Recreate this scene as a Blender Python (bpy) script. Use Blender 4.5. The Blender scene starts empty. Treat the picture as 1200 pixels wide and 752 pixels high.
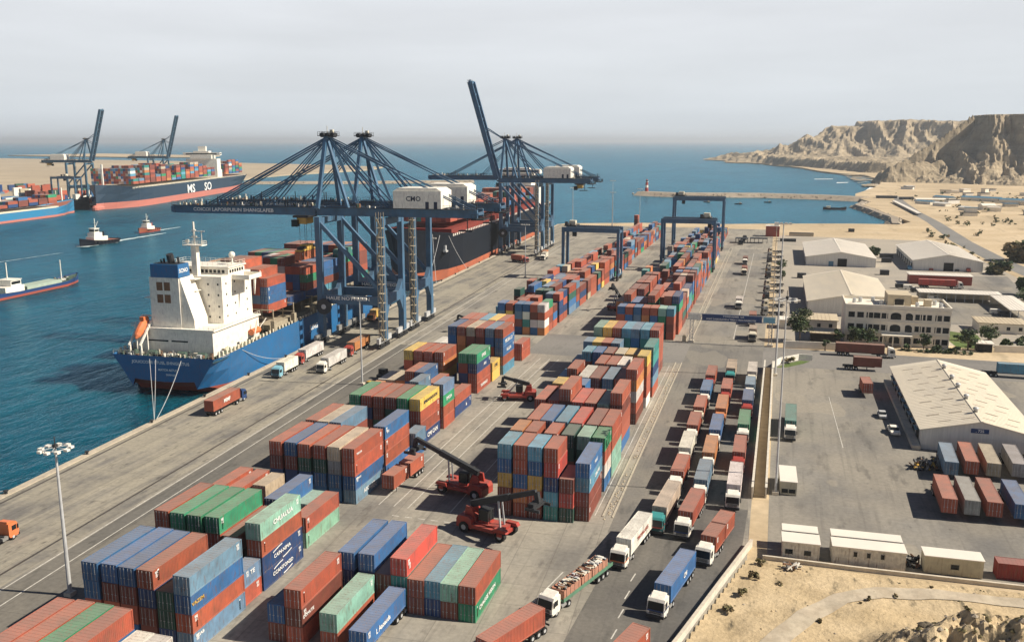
import bpy, bmesh, math, random
from mathutils import Vector, Matrix, noise
import numpy as np
R = math.radians
PI = math.pi
rnd = random.Random(7)
S = bpy.context.scene
COL = S.collection

# ------------------------------------------------------------------ camera
cd = bpy.data.cameras.new('camera')
cam = bpy.data.objects.new('camera', cd); COL.objects.link(cam)
cd.sensor_width = 36.0; cd.lens = 31.8; cd.clip_start = 1.0; cd.clip_end = 90000
cam.location = (0, 0, 64.0)
cam.rotation_euler = (R(90 - 11.258), 0, R(16.249))
S.camera = cam

# ------------------------------------------------------------------ sky and sun
SUN_EL, SUN_AZ = 41.0, 82.0          # degrees; azimuth clockwise from +Y
W = bpy.data.worlds.new('World'); S.world = W; W.use_nodes = True
nt = W.node_tree; nt.nodes.clear()
sky = nt.nodes.new('ShaderNodeTexSky'); sky.sky_type = 'NISHITA'; sky.sun_disc = False
sky.sun_elevation = R(SUN_EL); sky.sun_rotation = R(SUN_AZ)
sky.altitude = 0; sky.air_density = 0.4; sky.dust_density = 0.3; sky.ozone_density = 1.0
sky_k = 0.065
bg = nt.nodes.new('ShaderNodeBackground'); bg.inputs['Strength'].default_value = 1.0
tcw = nt.nodes.new('ShaderNodeTexCoord'); sxw = nt.nodes.new('ShaderNodeSeparateXYZ'); nt.links.new(tcw.outputs['Generated'], sxw.inputs[0])
sc_ = nt.nodes.new('ShaderNodeVectorMath'); sc_.operation = 'SCALE'; sc_.inputs['Scale'].default_value = sky_k; nt.links.new(sky.outputs[0], sc_.inputs[0])
# thin bright haze layer low in the sky, with faint cloud streaks in it
cr = nt.nodes.new('ShaderNodeValToRGB'); cr.color_ramp.elements[0].position = 0.0; cr.color_ramp.elements[0].color = (0.47,0.50,0.525,1)
cr.color_ramp.elements[1].position = 0.30; cr.color_ramp.elements[1].color = (0.48,0.52,0.57,1)
for p_, c_ in ((0.02,(0.475,0.51,0.54,1)),(0.06,(0.50,0.527,0.552,1)),(0.13,(0.525,0.545,0.572,1))):
    e_ = cr.color_ramp.elements.new(p_); e_.color = c_
nt.links.new(sxw.outputs['Z'], cr.inputs[0])
mpw = nt.nodes.new('ShaderNodeMapping'); mpw.inputs['Scale'].default_value = (2.2,2.2,16); nt.links.new(tcw.outputs['Generated'], mpw.inputs[0])
nw = nt.nodes.new('ShaderNodeTexNoise'); nw.inputs['Scale'].default_value = 1.6; nw.inputs['Detail'].default_value = 5; nt.links.new(mpw.outputs[0], nw.inputs[0])
rw = nt.nodes.new('ShaderNodeMapRange'); rw.inputs['From Min'].default_value = 0.35; rw.inputs['From Max'].default_value = 0.7; rw.inputs['To Min'].default_value = 0.96; rw.inputs['To Max'].default_value = 1.06; nt.links.new(nw.outputs[0], rw.inputs[0])
s2_ = nt.nodes.new('ShaderNodeVectorMath'); s2_.operation = 'SCALE'; nt.links.new(cr.outputs[0], s2_.inputs[0]); nt.links.new(rw.outputs[0], s2_.inputs['Scale'])
fw_ = nt.nodes.new('ShaderNodeMapRange'); fw_.inputs['From Min'].default_value = 0.155; fw_.inputs['From Max'].default_value = 0.22; fw_.inputs['To Min'].default_value = 1.0; fw_.inputs['To Max'].default_value = 0.0
nt.links.new(sxw.outputs['Z'], fw_.inputs[0])
mw = nt.nodes.new('ShaderNodeMix'); mw.data_type = 'RGBA'; nt.links.new(fw_.outputs[0], mw.inputs[0]); nt.links.new(sc_.outputs[0], mw.inputs[6]); nt.links.new(s2_.outputs[0], mw.inputs[7])
wo = nt.nodes.new('ShaderNodeOutputWorld')
nt.links.new(mw.outputs[2], bg.inputs[0]); nt.links.new(bg.outputs[0], wo.inputs[0])
sd = bpy.data.lights.new('sun', 'SUN'); sd.energy = 5.0; sd.angle = R(0.5); sd.color = (1.0, 0.90, 0.76)
sun = bpy.data.objects.new('sun', sd); COL.objects.link(sun)
sv = Vector((math.sin(R(SUN_AZ)) * math.cos(R(SUN_EL)), math.cos(R(SUN_AZ)) * math.cos(R(SUN_EL)), math.sin(R(SUN_EL))))
sun.rotation_euler = sv.to_track_quat('Z', 'Y').to_euler(); sun.location = sv * 500
S.view_settings.view_transform = 'Standard'; S.view_settings.look = 'None'
S.view_settings.exposure = 0.55; S.view_settings.gamma = 1.0

# ------------------------------------------------------------------ helpers
_m = {}
def mat(name, c, rough=0.7, var=0.25, scale=0.6, metal=0.0, bump=0.0, stretch=(1, 1, 1), c2=None, spec=0.4, dust=0.0, objcol=False, attr=False, detail=5.0, streak=0.0):
    if name in _m: return _m[name]
    m = bpy.data.materials.new(name); m.use_nodes = True; _m[name] = m
    t = m.node_tree; N = t.nodes; L = t.links; b = N['Principled BSDF']
    b.inputs['Roughness'].default_value = rough; b.inputs['Metallic'].default_value = metal
    b.inputs['Specular IOR Level'].default_value = spec
    tc = N.new('ShaderNodeTexCoord'); mp = N.new('ShaderNodeMapping'); mp.inputs['Scale'].default_value = stretch
    L.new(tc.outputs['Object'], mp.inputs[0])
    if objcol or attr:
        oi = N.new('ShaderNodeObjectInfo')
        if attr:
            at = N.new('ShaderNodeAttribute'); at.attribute_name = 'paint'; src = at.outputs['Color']
        else:
            src = oi.outputs['Color']
        ad = N.new('ShaderNodeVectorMath'); ad.operation = 'ADD'
        mu = N.new('ShaderNodeMath'); mu.operation = 'MULTIPLY'; mu.inputs[1].default_value = 97.0
        L.new(oi.outputs['Random'], mu.inputs[0]); cb = N.new('ShaderNodeCombineXYZ')
        for i in range(3): L.new(mu.outputs[0], cb.inputs[i])
        L.new(tc.outputs['Object'], ad.inputs[0]); L.new(cb.outputs[0], ad.inputs[1]); L.new(ad.outputs[0], mp.inputs[0])
    else:
        rgb = N.new('ShaderNodeRGB'); rgb.outputs[0].default_value = (*c, 1); src = rgb.outputs[0]
    no = N.new('ShaderNodeTexNoise'); no.inputs['Scale'].default_value = scale; no.inputs['Detail'].default_value = detail
    no.inputs['Roughness'].default_value = 0.62
    L.new(mp.outputs[0], no.inputs[0])
    rp = N.new('ShaderNodeMapRange'); rp.inputs['From Min'].default_value = 0.3; rp.inputs['From Max'].default_value = 0.7
    L.new(no.outputs[0], rp.inputs[0])
    mx = N.new('ShaderNodeMix'); mx.data_type = 'RGBA'; mx.blend_type = 'MIX'
    L.new(rp.outputs[0], mx.inputs[0])
    if c2 is not None:
        L.new(src, mx.inputs[6]); mx.inputs[7].default_value = (*c2, 1); out = mx.outputs[2]
    else:
        hs = N.new('ShaderNodeHueSaturation'); hs.inputs['Value'].default_value = 1 - var; hs.inputs['Saturation'].default_value = 0.9
        h2 = N.new('ShaderNodeHueSaturation'); h2.inputs['Value'].default_value = 1 + var * 0.8
        L.new(src, hs.inputs['Color']); L.new(src, h2.inputs['Color'])
        L.new(hs.outputs[0], mx.inputs[6]); L.new(h2.outputs[0], mx.inputs[7]); out = mx.outputs[2]
    if streak > 0:      # rust runs and scuffs, longer vertically
        mp2 = N.new('ShaderNodeMapping'); mp2.inputs['Scale'].default_value = (2.2, 2.2, 0.35); L.new(mp.outputs[0], mp2.inputs[0])
        n2 = N.new('ShaderNodeTexNoise'); n2.inputs['Scale'].default_value = 1.6; n2.inputs['Detail'].default_value = 4; L.new(mp2.outputs[0], n2.inputs[0])
        r2 = N.new('ShaderNodeMapRange'); r2.inputs['From Min'].default_value = 0.54; r2.inputs['From Max'].default_value = 0.72; r2.inputs['To Max'].default_value = streak
        L.new(n2.outputs[0], r2.inputs[0])
        m3 = N.new('ShaderNodeMix'); m3.data_type = 'RGBA'; L.new(r2.outputs[0], m3.inputs[0]); L.new(out, m3.inputs[6]); m3.inputs[7].default_value = (0.16, 0.08, 0.045, 1); out = m3.outputs[2]
    if dust > 0:        # settled sand dust on faces that look up
        ge = N.new('ShaderNodeNewGeometry'); sx = N.new('ShaderNodeSeparateXYZ'); L.new(ge.outputs['Normal'], sx.inputs[0])
        r3 = N.new('ShaderNodeMapRange'); r3.inputs['From Min'].default_value = 0.6; r3.inputs['From Max'].default_value = 0.95; r3.inputs['To Max'].default_value = dust
        L.new(sx.outputs['Z'], r3.inputs[0])
        m4 = N.new('ShaderNodeMix'); m4.data_type = 'RGBA'; L.new(r3.outputs[0], m4.inputs[0]); L.new(out, m4.inputs[6]); m4.inputs[7].default_value = (0.42, 0.36, 0.30, 1); out = m4.outputs[2]
    L.new(out, b.inputs['Base Color'])
    if bump > 0:
        bp = N.new('ShaderNodeBump'); bp.inputs['Strength'].default_value = 0.7; bp.inputs['Distance'].default_value = bump
        L.new(no.outputs[0], bp.inputs['Height']); L.new(bp.outputs[0], b.inputs['Normal'])
    return m

def glow(name, c, e=1.0): return mat(name, c)

class MB:
    def __init__(s): s.v = []; s.f = []; s.mi = []; s.ms = []; s.cols = []; s.cur = 0; s.col = None
    def m(s, material):
        if material not in s.ms: s.ms.append(material)
        s.cur = s.ms.index(material); return s
    def add(s, vs, fs):
        o = len(s.v); s.v += [tuple(v) for v in vs]
        for f in fs:
            s.f.append([i + o for i in f]); s.mi.append(s.cur); s.cols.append(s.col)
        return s
    def box(s, x0, x1, y0, y1, z0, z1):
        return s.add([(x0,y0,z0),(x1,y0,z0),(x1,y1,z0),(x0,y1,z0),(x0,y0,z1),(x1,y0,z1),(x1,y1,z1),(x0,y1,z1)],
                     [(3,2,1,0),(4,5,6,7),(0,1,5,4),(1,2,6,5),(2,3,7,6),(3,0,4,7)])
    def bc(s, c, d):
        return s.box(c[0]-d[0]/2, c[0]+d[0]/2, c[1]-d[1]/2, c[1]+d[1]/2, c[2]-d[2]/2, c[2]+d[2]/2)
    def prism(s, poly, z0, z1):
        n = len(poly)
        return s.add([(p[0],p[1],z0) for p in poly] + [(p[0],p[1],z1) for p in poly],
                     [tuple(range(n-1,-1,-1)), tuple(range(n,2*n))] + [(i,(i+1)%n,n+(i+1)%n,n+i) for i in range(n)])
    def xprism(s, poly, x0, x1):     # poly in (y,z), extruded along x
        n = len(poly)
        return s.add([(x0,p[0],p[1]) for p in poly] + [(x1,p[0],p[1]) for p in poly],
                     [tuple(range(n-1,-1,-1)), tuple(range(n,2*n))] + [(i,(i+1)%n,n+(i+1)%n,n+i) for i in range(n)])
    def yprism(s, poly, y0, y1):     # poly in (x,z), extruded along y
        n = len(poly)
        return s.add([(p[0],y0,p[1]) for p in poly] + [(p[0],y1,p[1]) for p in poly],
                     [tuple(range(n)), tuple(range(2*n-1,n-1,-1))] + [(i,n+i,n+(i+1)%n,(i+1)%n) for i in range(n)])
    def bar(s, a, b, w, h=None):
        h = h or w; a = Vector(a); b = Vector(b); d = b - a
        if d.length < 1e-6: return s
        q = d.to_track_quat('Y', 'Z').to_matrix(); X = q @ Vector((1,0,0)); Z = q @ Vector((0,0,1))
        vs = []
        for p in (a, b):
            for sx, sz in ((-1,-1),(1,-1),(1,1),(-1,1)): vs.append(p + X*(sx*w/2) + Z*(sz*h/2))
        return s.add(vs, [(0,1,2,3),(7,6,5,4),(0,4,5,1),(1,5,6,2),(2,6,7,3),(3,7,4,0)])
    def tube(s, a, b, r, n=8, r2=None):
        r2 = r if r2 is None else r2; a = Vector(a); b = Vector(b); d = b - a
        q = d.to_track_quat('Z', 'Y').to_matrix(); vs = []
        for p, rr in ((a, r), (b, r2)):
            for i in range(n): vs.append(p + q @ Vector((math.cos(2*PI*i/n)*rr, math.sin(2*PI*i/n)*rr, 0)))
        return s.add(vs, [tuple(range(n-1,-1,-1)), tuple(range(n,2*n))] + [(i,(i+1)%n,n+(i+1)%n,n+i) for i in range(n)])
    def ball(s, c, r, n=8, sz=1.0):
        vs = [(c[0],c[1],c[2]-r*sz)]; fs = []; k = n//2
        for j in range(1, k):
            a = -PI/2 + PI*j/k
            for i in range(n): vs.append((c[0]+r*math.cos(a)*math.cos(2*PI*i/n), c[1]+r*math.cos(a)*math.sin(2*PI*i/n), c[2]+r*sz*math.sin(a)))
        vs.append((c[0],c[1],c[2]+r*sz)); T = len(vs)-1
        for i in range(n):
            fs.append((0, 1+(i+1)%n, 1+i)); fs.append((T, T-n+i, T-n+(i+1)%n))
        for j in range(k-2):
            for i in range(n):
                a = 1+j*n+i; b = 1+j*n+(i+1)%n; fs.append((a, b, b+n, a+n))
        return s.add(vs, fs)
    def rails(s, pts, h=1.1, r=0.05, step=2.5, closed=False):
        pp = list(pts) + ([pts[0]] if closed else [])
        for a, b in zip(pp, pp[1:]):
            a = Vector(a); b = Vector(b); U = Vector((0,0,h))
            s.bar(a+U, b+U, r); s.bar(a+U*0.5, b+U*0.5, r)
            n = max(1, int((b-a).length/step))
            for i in range(n+1): p = a.lerp(b, i/n); s.bar(p, p+U, r)
        return s
    def mesh(s, name):
        me = bpy.data.meshes.new(name); me.from_pydata(s.v, [], s.f)
        for m_ in s.ms: me.materials.append(m_)
        me.polygons.foreach_set('material_index', s.mi)
        if any(c is not None for c in s.cols):
            at = me.color_attributes.new('paint', 'FLOAT_COLOR', 'CORNER'); arr = []
            for f, c in zip(s.f, s.cols): arr += list((*(c or (.5,.5,.5)), 1.0)) * len(f)
            at.data.foreach_set('color', arr)
        me.update(); return me
    def build(s, name, parent=None, loc=(0,0,0), rz=0.0):
        o = bpy.data.objects.new(name, s.mesh(name)); COL.objects.link(o)
        o.location = loc; o.rotation_euler = (0,0,rz)
        if parent is not None: o.parent = parent
        return o

def tag(o, label=None, cat=None, group=None, kind=None):
    if label: o['label'] = label
    if cat: o['category'] = cat
    if group: o['group'] = group
    if kind: o['kind'] = kind
    return o
def thing(name, label, cat, loc=(0,0,0), rz=0.0, group=None):
    o = bpy.data.objects.new(name, None); COL.objects.link(o); o.location = loc; o.rotation_euler = (0,0,rz)
    o.empty_display_size = 0.5
    return tag(o, label, cat, group)
def copy_tree(o, parent=None):
    c = o.copy(); COL.objects.link(c)
    if parent is not None: c.parent = parent
    for ch in list(o.children): copy_tree(ch, c)
    return c
def dup(o, loc, rz, label, group=None):
    c = copy_tree(o); c.location = loc; c.rotation_euler = (0,0,rz); c['label'] = label
    if group: c['group'] = group
    return c
def part(name, mb, parent): return mb.build(name, parent)
def text(s, size, material, parent, loc, rot, name='lettering', ex=0.01, sx=1.0, align='CENTER'):
    cu = bpy.data.curves.new('t', 'FONT'); cu.body = s; cu.size = size; cu.extrude = ex; cu.align_x = align; cu.align_y = 'CENTER'; cu.resolution_u = 2
    cu.offset = size * 0.022
    t = bpy.data.objects.new('t', cu); me = bpy.data.meshes.new_from_object(t); bpy.data.objects.remove(t); bpy.data.curves.remove(cu)
    me.materials.clear(); me.materials.append(material)
    o = bpy.data.objects.new(name, me); COL.objects.link(o); o.location = loc; o.rotation_euler = rot; o.scale = (sx, 1, 1)
    if parent is not None: o.parent = parent
    return o
def struct(o): o['kind'] = 'structure'; return o
def QX(y, off=0.0): return -128.0 - 0.052*y + off      # x of the quay edge at y
QR = math.atan(0.052)

# ------------------------------------------------------------------ materials
M_white = mat('white paint', (0.80,0.76,0.66), 0.55, 0.14, 0.8, streak=0.3)
M_cream = mat('cream paint', (0.66,0.60,0.46), 0.55, 0.10, 0.5, streak=0.12)
M_crane = mat('crane blue paint', (0.05,0.125,0.215), 0.5, 0.25, 0.3, dust=0.15, streak=.25)
M_crane2 = mat('far crane blue paint', (0.05,0.13,0.20), 0.5, 0.12, 0.3)
M_dark = mat('dark steel', (0.03,0.032,0.035), 0.6, 0.2, 1.0)
M_grey = mat('grey steel', (0.22,0.22,0.21), 0.55, 0.2, 1.0)
M_lgrey = mat('pale steel', (0.45,0.46,0.46), 0.5, 0.15, 1.0)
M_rust = mat('rusty steel', (0.20,0.10,0.05), 0.8, 0.3, 1.5)
M_yel = mat('yellow paint', (0.55,0.34,0.06), 0.5, 0.2, 1.0)
M_glass = mat('dark glass', (0.012,0.016,0.018), 0.18, 0.05, 1.0, spec=0.3)
M_tyre = mat('tyre rubber', (0.018,0.018,0.018), 0.85, 0.2, 3.0)
M_red = mat('red paint', (0.36,0.032,0.02), 0.5, 0.3, 1.5, dust=0.12, streak=0.5)
M_boot = mat('antifouling red', (0.32,0.06,0.035), 0.7, 0.15, 0.15)
M_boot2 = mat('orange antifouling', (0.40,0.11,0.05), 0.7, 0.25, 0.15)
M_hblue = mat('hull blue paint', (0.010,0.12,0.30), 0.5, 0.18, 0.12, streak=0.35)
M_hblack = mat('hull black paint', (0.010,0.014,0.022), 0.6, 0.2, 0.1, spec=0.15)
M_coam = mat('coaming dark red', (0.20,0.035,0.025), 0.7, 0.2, 0.3, spec=0.2)
M_deckg = mat('deck green', (0.07,0.12,0.09), 0.7, 0.3, 0.5)
M_deckr = mat('deck red', (0.30,0.11,0.07), 0.75, 0.2, 0.5)
M_orange = mat('lifeboat orange', (0.65,0.16,0.04), 0.45, 0.08, 1.0)
M_conc = mat('wall concrete', (0.55,0.49,0.39), 0.85, 0.2, 0.8)
M_paint = mat('container paint', (1,1,1), 0.62, 0.30, 0.42, objcol=True, streak=0.7, dust=0.34, bump=0.05, detail=8.0)
M_paintF = mat('container paint far', (1,1,1), 0.6, 0.14, 0.3, attr=True, dust=0.34)
M_mark = mat('white lettering', (0.75,0.75,0.72), 0.5, 0.1, 2.0)
M_markb = mat('dark lettering', (0.02,0.03,0.06), 0.5, 0.1, 2.0)
M_navy = mat('navy paint', (0.015,0.05,0.16), 0.4, 0.15, 1.0)
M_ltblue = mat('light blue paint', (0.18,0.42,0.52), 0.45, 0.1, 1.0)
M_stair = mat('stair beige', (0.36,0.31,0.22), 0.7, 0.25, 1.0)
# ------------------------------------------------------------------ terrain, water, paving
def sheet(name, poly, z, material, kind='structure'):
    mb = MB().m(material); mb.add([(p[0],p[1],z) for p in poly], [tuple(range(len(poly)))])
    o = mb.build(name); o['kind'] = kind; return o

def ground_mat(name, base, c2, c3, sc=0.05, stretch=(1,0.25,1), fine=1.2, bump=0.02, dark=(0.08,0.075,0.07), stain=0.35, rough=0.9, joints=0, spots=0.0):
    m = bpy.data.materials.new(name); m.use_nodes = True; t = m.node_tree; N = t.nodes; L = t.links; b = N['Principled BSDF']
    b.inputs['Roughness'].default_value = rough; b.inputs['Specular IOR Level'].default_value = 0.25
    tc = N.new('ShaderNodeTexCoord')
    def noi(scale, st, det=5, lo=0.35, hi=0.65):
        mp = N.new('ShaderNodeMapping'); mp.inputs['Scale'].default_value = st; mp.inputs['Rotation'].default_value = (0,0,-QR if st[1] < st[0] else 0)
        L.new(tc.outputs['Object'], mp.inputs[0])
        n = N.new('ShaderNodeTexNoise'); n.inputs['Scale'].default_value = scale; n.inputs['Detail'].default_value = det; n.inputs['Roughness'].default_value = 0.6
        L.new(mp.outputs[0], n.inputs[0]); r = N.new('ShaderNodeMapRange'); r.inputs['From Min'].default_value = lo; r.inputs['From Max'].default_value = hi
        L.new(n.outputs[0], r.inputs[0]); return r.outputs[0], n.outputs[0]
    def mix(f, a, bb, k=1.0):
        mx = N.new('ShaderNodeMix'); mx.data_type = 'RGBA'
        if k != 1.0:
            mu = N.new('ShaderNodeMath'); mu.operation = 'MULTIPLY'; mu.inputs[1].default_value = k; L.new(f, mu.inputs[0]); f = mu.outputs[0]
        L.new(f, mx.inputs[0])
        for i, q in ((6,a),(7,bb)):
            if isinstance(q, tuple): mx.inputs[i].default_value = (*q, 1)
            else: L.new(q, mx.inputs[i])
        return mx.outputs[2]
    f1, _ = noi(sc, stretch, 5, 0.41, 0.59); f2, _ = noi(sc*0.35, (1,1,1), 3, 0.4, 0.6); f3, nn = noi(fine, (1,1,1), 6, 0.3, 0.7)
    f4, _ = noi(sc*2.6, (1, 0.3, 1), 4, 0.58, 0.70)
    c = mix(f1, base, c2); c = mix(f2, c, c3, 0.6); c = mix(f4, c, dark, stain)
    if spots > 0:
        f5, _ = noi(0.35, (1,0.55,1), 3, 0.66, 0.72); c = mix(f5, c, dark, spots)
        f6, _ = noi(0.9, (1,0.03,1), 2, 0.56, 0.66); c = mix(f6, c, dark, spots*0.45)
        f7, _ = noi(0.05, (1,0.5,1), 2, 0.60, 0.61); c = mix(f7, c, c3, 0.55)
    if joints > 0:
        mp = N.new('ShaderNodeMapping'); mp.inputs['Rotation'].default_value = (0,0,-QR); L.new(tc.outputs['Object'], mp.inputs[0])
        bk = N.new('ShaderNodeTexBrick'); bk.inputs['Scale'].default_value = 1.0; bk.inputs['Brick Width'].default_value = joints; bk.inputs['Row Height'].default_value = joints; bk.offset = 0.0
        bk.inputs['Mortar Size'].default_value = 0.07; bk.inputs['Mortar Smooth'].default_value = 0.3; bk.inputs['Color1'].default_value = (0,0,0,1); bk.inputs['Color2'].default_value = (0.22,0.22,0.22,1); bk.inputs['Mortar'].default_value = (1,1,1,1)
        L.new(mp.outputs[0], bk.inputs[0]); c = mix(bk.outputs['Color'], c, dark, 0.45)
    hs = N.new('ShaderNodeHueSaturation'); r = N.new('ShaderNodeMapRange'); r.inputs['To Min'].default_value = 0.86; r.inputs['To Max'].default_value = 1.14
    L.new(f3, r.inputs[0]); L.new(r.outputs[0], hs.inputs['Value']); L.new(c, hs.inputs['Color']); L.new(hs.outputs[0], b.inputs['Base Color'])
    bp = N.new('ShaderNodeBump'); bp.inputs['Distance'].default_value = bump; bp.inputs['Strength'].default_value = 0.6
    L.new(nn, bp.inputs['Height']); L.new(bp.outputs[0], b.inputs['Normal'])
    return m
G_sand = ground_mat('sand', (0.48,0.375,0.235), (0.56,0.45,0.30), (0.38,0.30,0.19), 0.03, (1,1,1), 0.5, 0.15, (0.22,0.18,0.12), 0.6)
G_quay = ground_mat('quay concrete', (0.31,0.285,0.23), (0.165,0.158,0.145), (0.34,0.31,0.24), 0.30, (1,0.07,1), 1.3, 0.01, (0.085,0.08,0.07), 0.75, joints=7.0, spots=0.5)
G_yard = ground_mat('yard paving', (0.29,0.27,0.225), (0.19,0.18,0.16), (0.36,0.33,0.27), 0.16, (1,0.14,1), 1.2, 0.01, (0.10,0.09,0.08), 0.7, joints=6.0, spots=0.5)
G_asph = ground_mat('asphalt', (0.12,0.115,0.105), (0.165,0.155,0.135), (0.095,0.092,0.088), 0.12, (1,0.10,1), 1.6, 0.01, (0.05,0.05,0.05), 0.5, spots=0.4)
G_asph2 = ground_mat('worn asphalt', (0.235,0.222,0.195), (0.155,0.15,0.14), (0.30,0.27,0.215), 0.09, (1,0.3,1), 1.2, 0.01, (0.08,0.077,0.07), 0.6, spots=0.45)
G_coping = ground_mat('coping concrete', (0.46,0.40,0.31), (0.38,0.33,0.26), (0.50,0.44,0.34), 0.3, (1,0.3,1), 1.5, 0.01, (0.2,0.17,0.13), 0.5)
G_rock = ground_mat('breakwater rock', (0.34,0.29,0.22), (0.24,0.20,0.16), (0.42,0.36,0.28), 0.25, (1,1,1), 1.0, 0.6, (0.10,0.09,0.07), 0.6)
G_grass = ground_mat('lawn grass', (0.07,0.12,0.03), (0.10,0.15,0.04), (0.13,0.14,0.05), 0.2, (1,1,1), 1.5, 0.05, (0.05,0.07,0.02), 0.4)

# land with vertical quay walls
NS = [(93.1,763.5),(58.5,761),(19.7,750),(-2.9,743),(-44.4,726),(-100.9,722)]
land = [(QX(-400),-400),(QX(690),690),(-160,700)] + NS[::-1] + [(104,790),(100,830),(95,870),(92,925),(84,985),(96,1040),
        (86,1120),(92,1200),(104,1250),(130,1373),(150,1500),(163,1640),(158,1866),(118,1943),(83,2089),(53,2332),(20,2500),(-19,2632),(-90,2900),(-196,3424),
        (-160,3900),(200,5200),(9000,9000),(9000,-400)]
gm = MB().m(G_sand); gm.prism(land, -9, 0.0); g = gm.build('ground'); struct(g)
# far sand spit over on the left and the terminal on it
spit = [(-1200,300),(-625,585),(-640,640),(-668,745),(-700,900),(-790,1180),(-860,1320),(-905,1450),(-925,1600),(-910,1780),(-905,1950),(-955,2120),(-1150,2250),(-1500,2380),(-1900,2560),(-3300,2900),(-9000,3600),(-9000,300)]
sp = MB().m(ground_mat('spit sand', (0.40,0.33,0.23), (0.45,0.38,0.27), (0.34,0.28,0.20), 0.012, (0.4,1,1), 0.2, 0.1, (0.20,0.18,0.13), 0.5))
sp.prism(spit, -9, -0.4); struct(sp.build('sand_spit'))
sp2 = MB().m(G_sand); sp2.prism([(-3300,3300),(-2500,3080),(-2200,3150),(-2350,3500),(-3300,3900)], -9, 0.5); struct(sp2.build('far_sandbank'))

# sea
def sea_mat():
    m = bpy.data.materials.new('sea water'); m.use_nodes = True; t = m.node_tree; N = t.nodes; L = t.links; b = N['Principled BSDF']
    b.inputs['Roughness'].default_value = 0.6; b.inputs['Specular IOR Level'].default_value = 0.0; b.inputs['Subsurface Weight'].default_value = 1.0; b.inputs['Subsurface Radius'].default_value = (1.0,2.5,3.0); b.inputs['Subsurface Scale'].default_value = 14.0
    tc = N.new('ShaderNodeTexCoord')
    def noi(scale, st, det, rough=0.6):
        mp = N.new('ShaderNodeMapping'); mp.inputs['Scale'].default_value = st; mp.inputs['Rotation'].default_value = (0,0,R(20)); L.new(tc.outputs['Object'], mp.inputs[0])
        n = N.new('ShaderNodeTexNoise'); n.inputs['Scale'].default_value = scale; n.inputs['Detail'].default_value = det; n.inputs['Roughness'].default_value = rough
        L.new(mp.outputs[0], n.inputs[0]); return n.outputs[0]
    a = noi(0.012, (1,0.35,1), 4); c = noi(0.16, (1,0.45,1), 5, 0.65); d = noi(0.9, (1,0.6,1), 4)
    r = N.new('ShaderNodeMapRange'); r.inputs['From Min'].default_value = 0.35; r.inputs['From Max'].default_value = 0.65; L.new(a, r.inputs[0])
    mx = N.new('ShaderNodeMix'); mx.data_type = 'RGBA'; mx.inputs[6].default_value = (0.002,0.036,0.060,1); mx.inputs[7].default_value = (0.003,0.058,0.088,1)
    L.new(r.outputs[0], mx.inputs[0])
    r2 = N.new('ShaderNodeMapRange'); r2.inputs['From Min'].default_value = 0.3; r2.inputs['From Max'].default_value = 0.7; r2.inputs['To Min'].default_value = 0.70; r2.inputs['To Max'].default_value = 1.35; L.new(c, r2.inputs[0])
    hs = N.new('ShaderNodeHueSaturation'); L.new(r2.outputs[0], hs.inputs['Value']); L.new(mx.outputs[2], hs.inputs['Color']); L.new(hs.outputs[0], b.inputs['Base Color'])
    b1 = N.new('ShaderNodeBump'); b1.inputs['Distance'].default_value = 2.2; b1.inputs['Strength'].default_value = 0.8; L.new(c, b1.inputs['Height'])
    b2 = N.new('ShaderNodeBump'); b2.inputs['Distance'].default_value = 0.16; b2.inputs['Strength'].default_value = 0.6; L.new(d, b2.inputs['Height']); L.new(b1.outputs[0], b2.inputs['Normal'])
    L.new(b2.outputs[0], b.inputs['Normal'])
    gl = N.new('ShaderNodeBsdfGlossy'); gl.inputs['Roughness'].default_value = 0.22; gl.inputs['Color'].default_value = (0.46,0.75,0.88,1); L.new(b2.outputs[0], gl.inputs['Normal'])
    fr = N.new('ShaderNodeFresnel'); fr.inputs['IOR'].default_value = 1.33; L.new(b2.outputs[0], fr.inputs['Normal'])
    ms = N.new('ShaderNodeMixShader'); fm = N.new('ShaderNodeMath'); fm.operation = 'MULTIPLY'; fm.inputs[1].default_value = 0.8; L.new(fr.outputs[0], fm.inputs[0]); L.new(fm.outputs[0], ms.inputs[0]); L.new(b.outputs[0], ms.inputs[1]); L.new(gl.outputs[0], ms.inputs[2])
    L.new(ms.outputs[0], N['Material Output'].inputs['Surface'])
    return m
M_sea = sea_mat()
sm = MB().m(M_sea); sm.add([(-34000,-3000,-3),(34000,-3000,-3),(34000,40000,-3),(-34000,40000,-3)], [(0,1,2,3)]); struct(sm.build('sea'))

# paving sheets
sheet('yard_pavement', [(QX(30,2),30),(-1.5,30),(-1.5,690),(QX(690,2),690)], 0.004, G_yard)
sheet('quay_apron', [(QX(30,1.6),30),(QX(30,27),30),(QX(690,27),690),(QX(690,1.6),690)], 0.008, G_quay)
sheet('block_asphalt', [(QX(30,28),30),(-92,30),(-92,255),(-102,262),(QX(262,28),262)], 0.006, ground_mat('block asphalt', (0.155,0.148,0.132), (0.20,0.185,0.155), (0.12,0.115,0.105), 0.14, (1,0.12,1), 1.4, 0.01, (0.06,0.058,0.052), 0.5, joints=6.0, spots=0.5))
sheet('lane_asphalt', [(-24.2,96),(-12,96),(-2.4,141),(-2.0,156),(-15,158),(-21,147)], 0.016, G_asph)
sheet('queue_asphalt', [(-24.2,140),(-2.4,141),(-1.6,290),(-24.2,290)], 0.012, ground_mat('queue asphalt', (0.19,0.18,0.16), (0.145,0.14,0.13), (0.25,0.23,0.19), 0.12, (1,0.10,1), 1.6, 0.01, (0.07,0.07,0.068), 0.5, spots=0.45))
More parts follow.
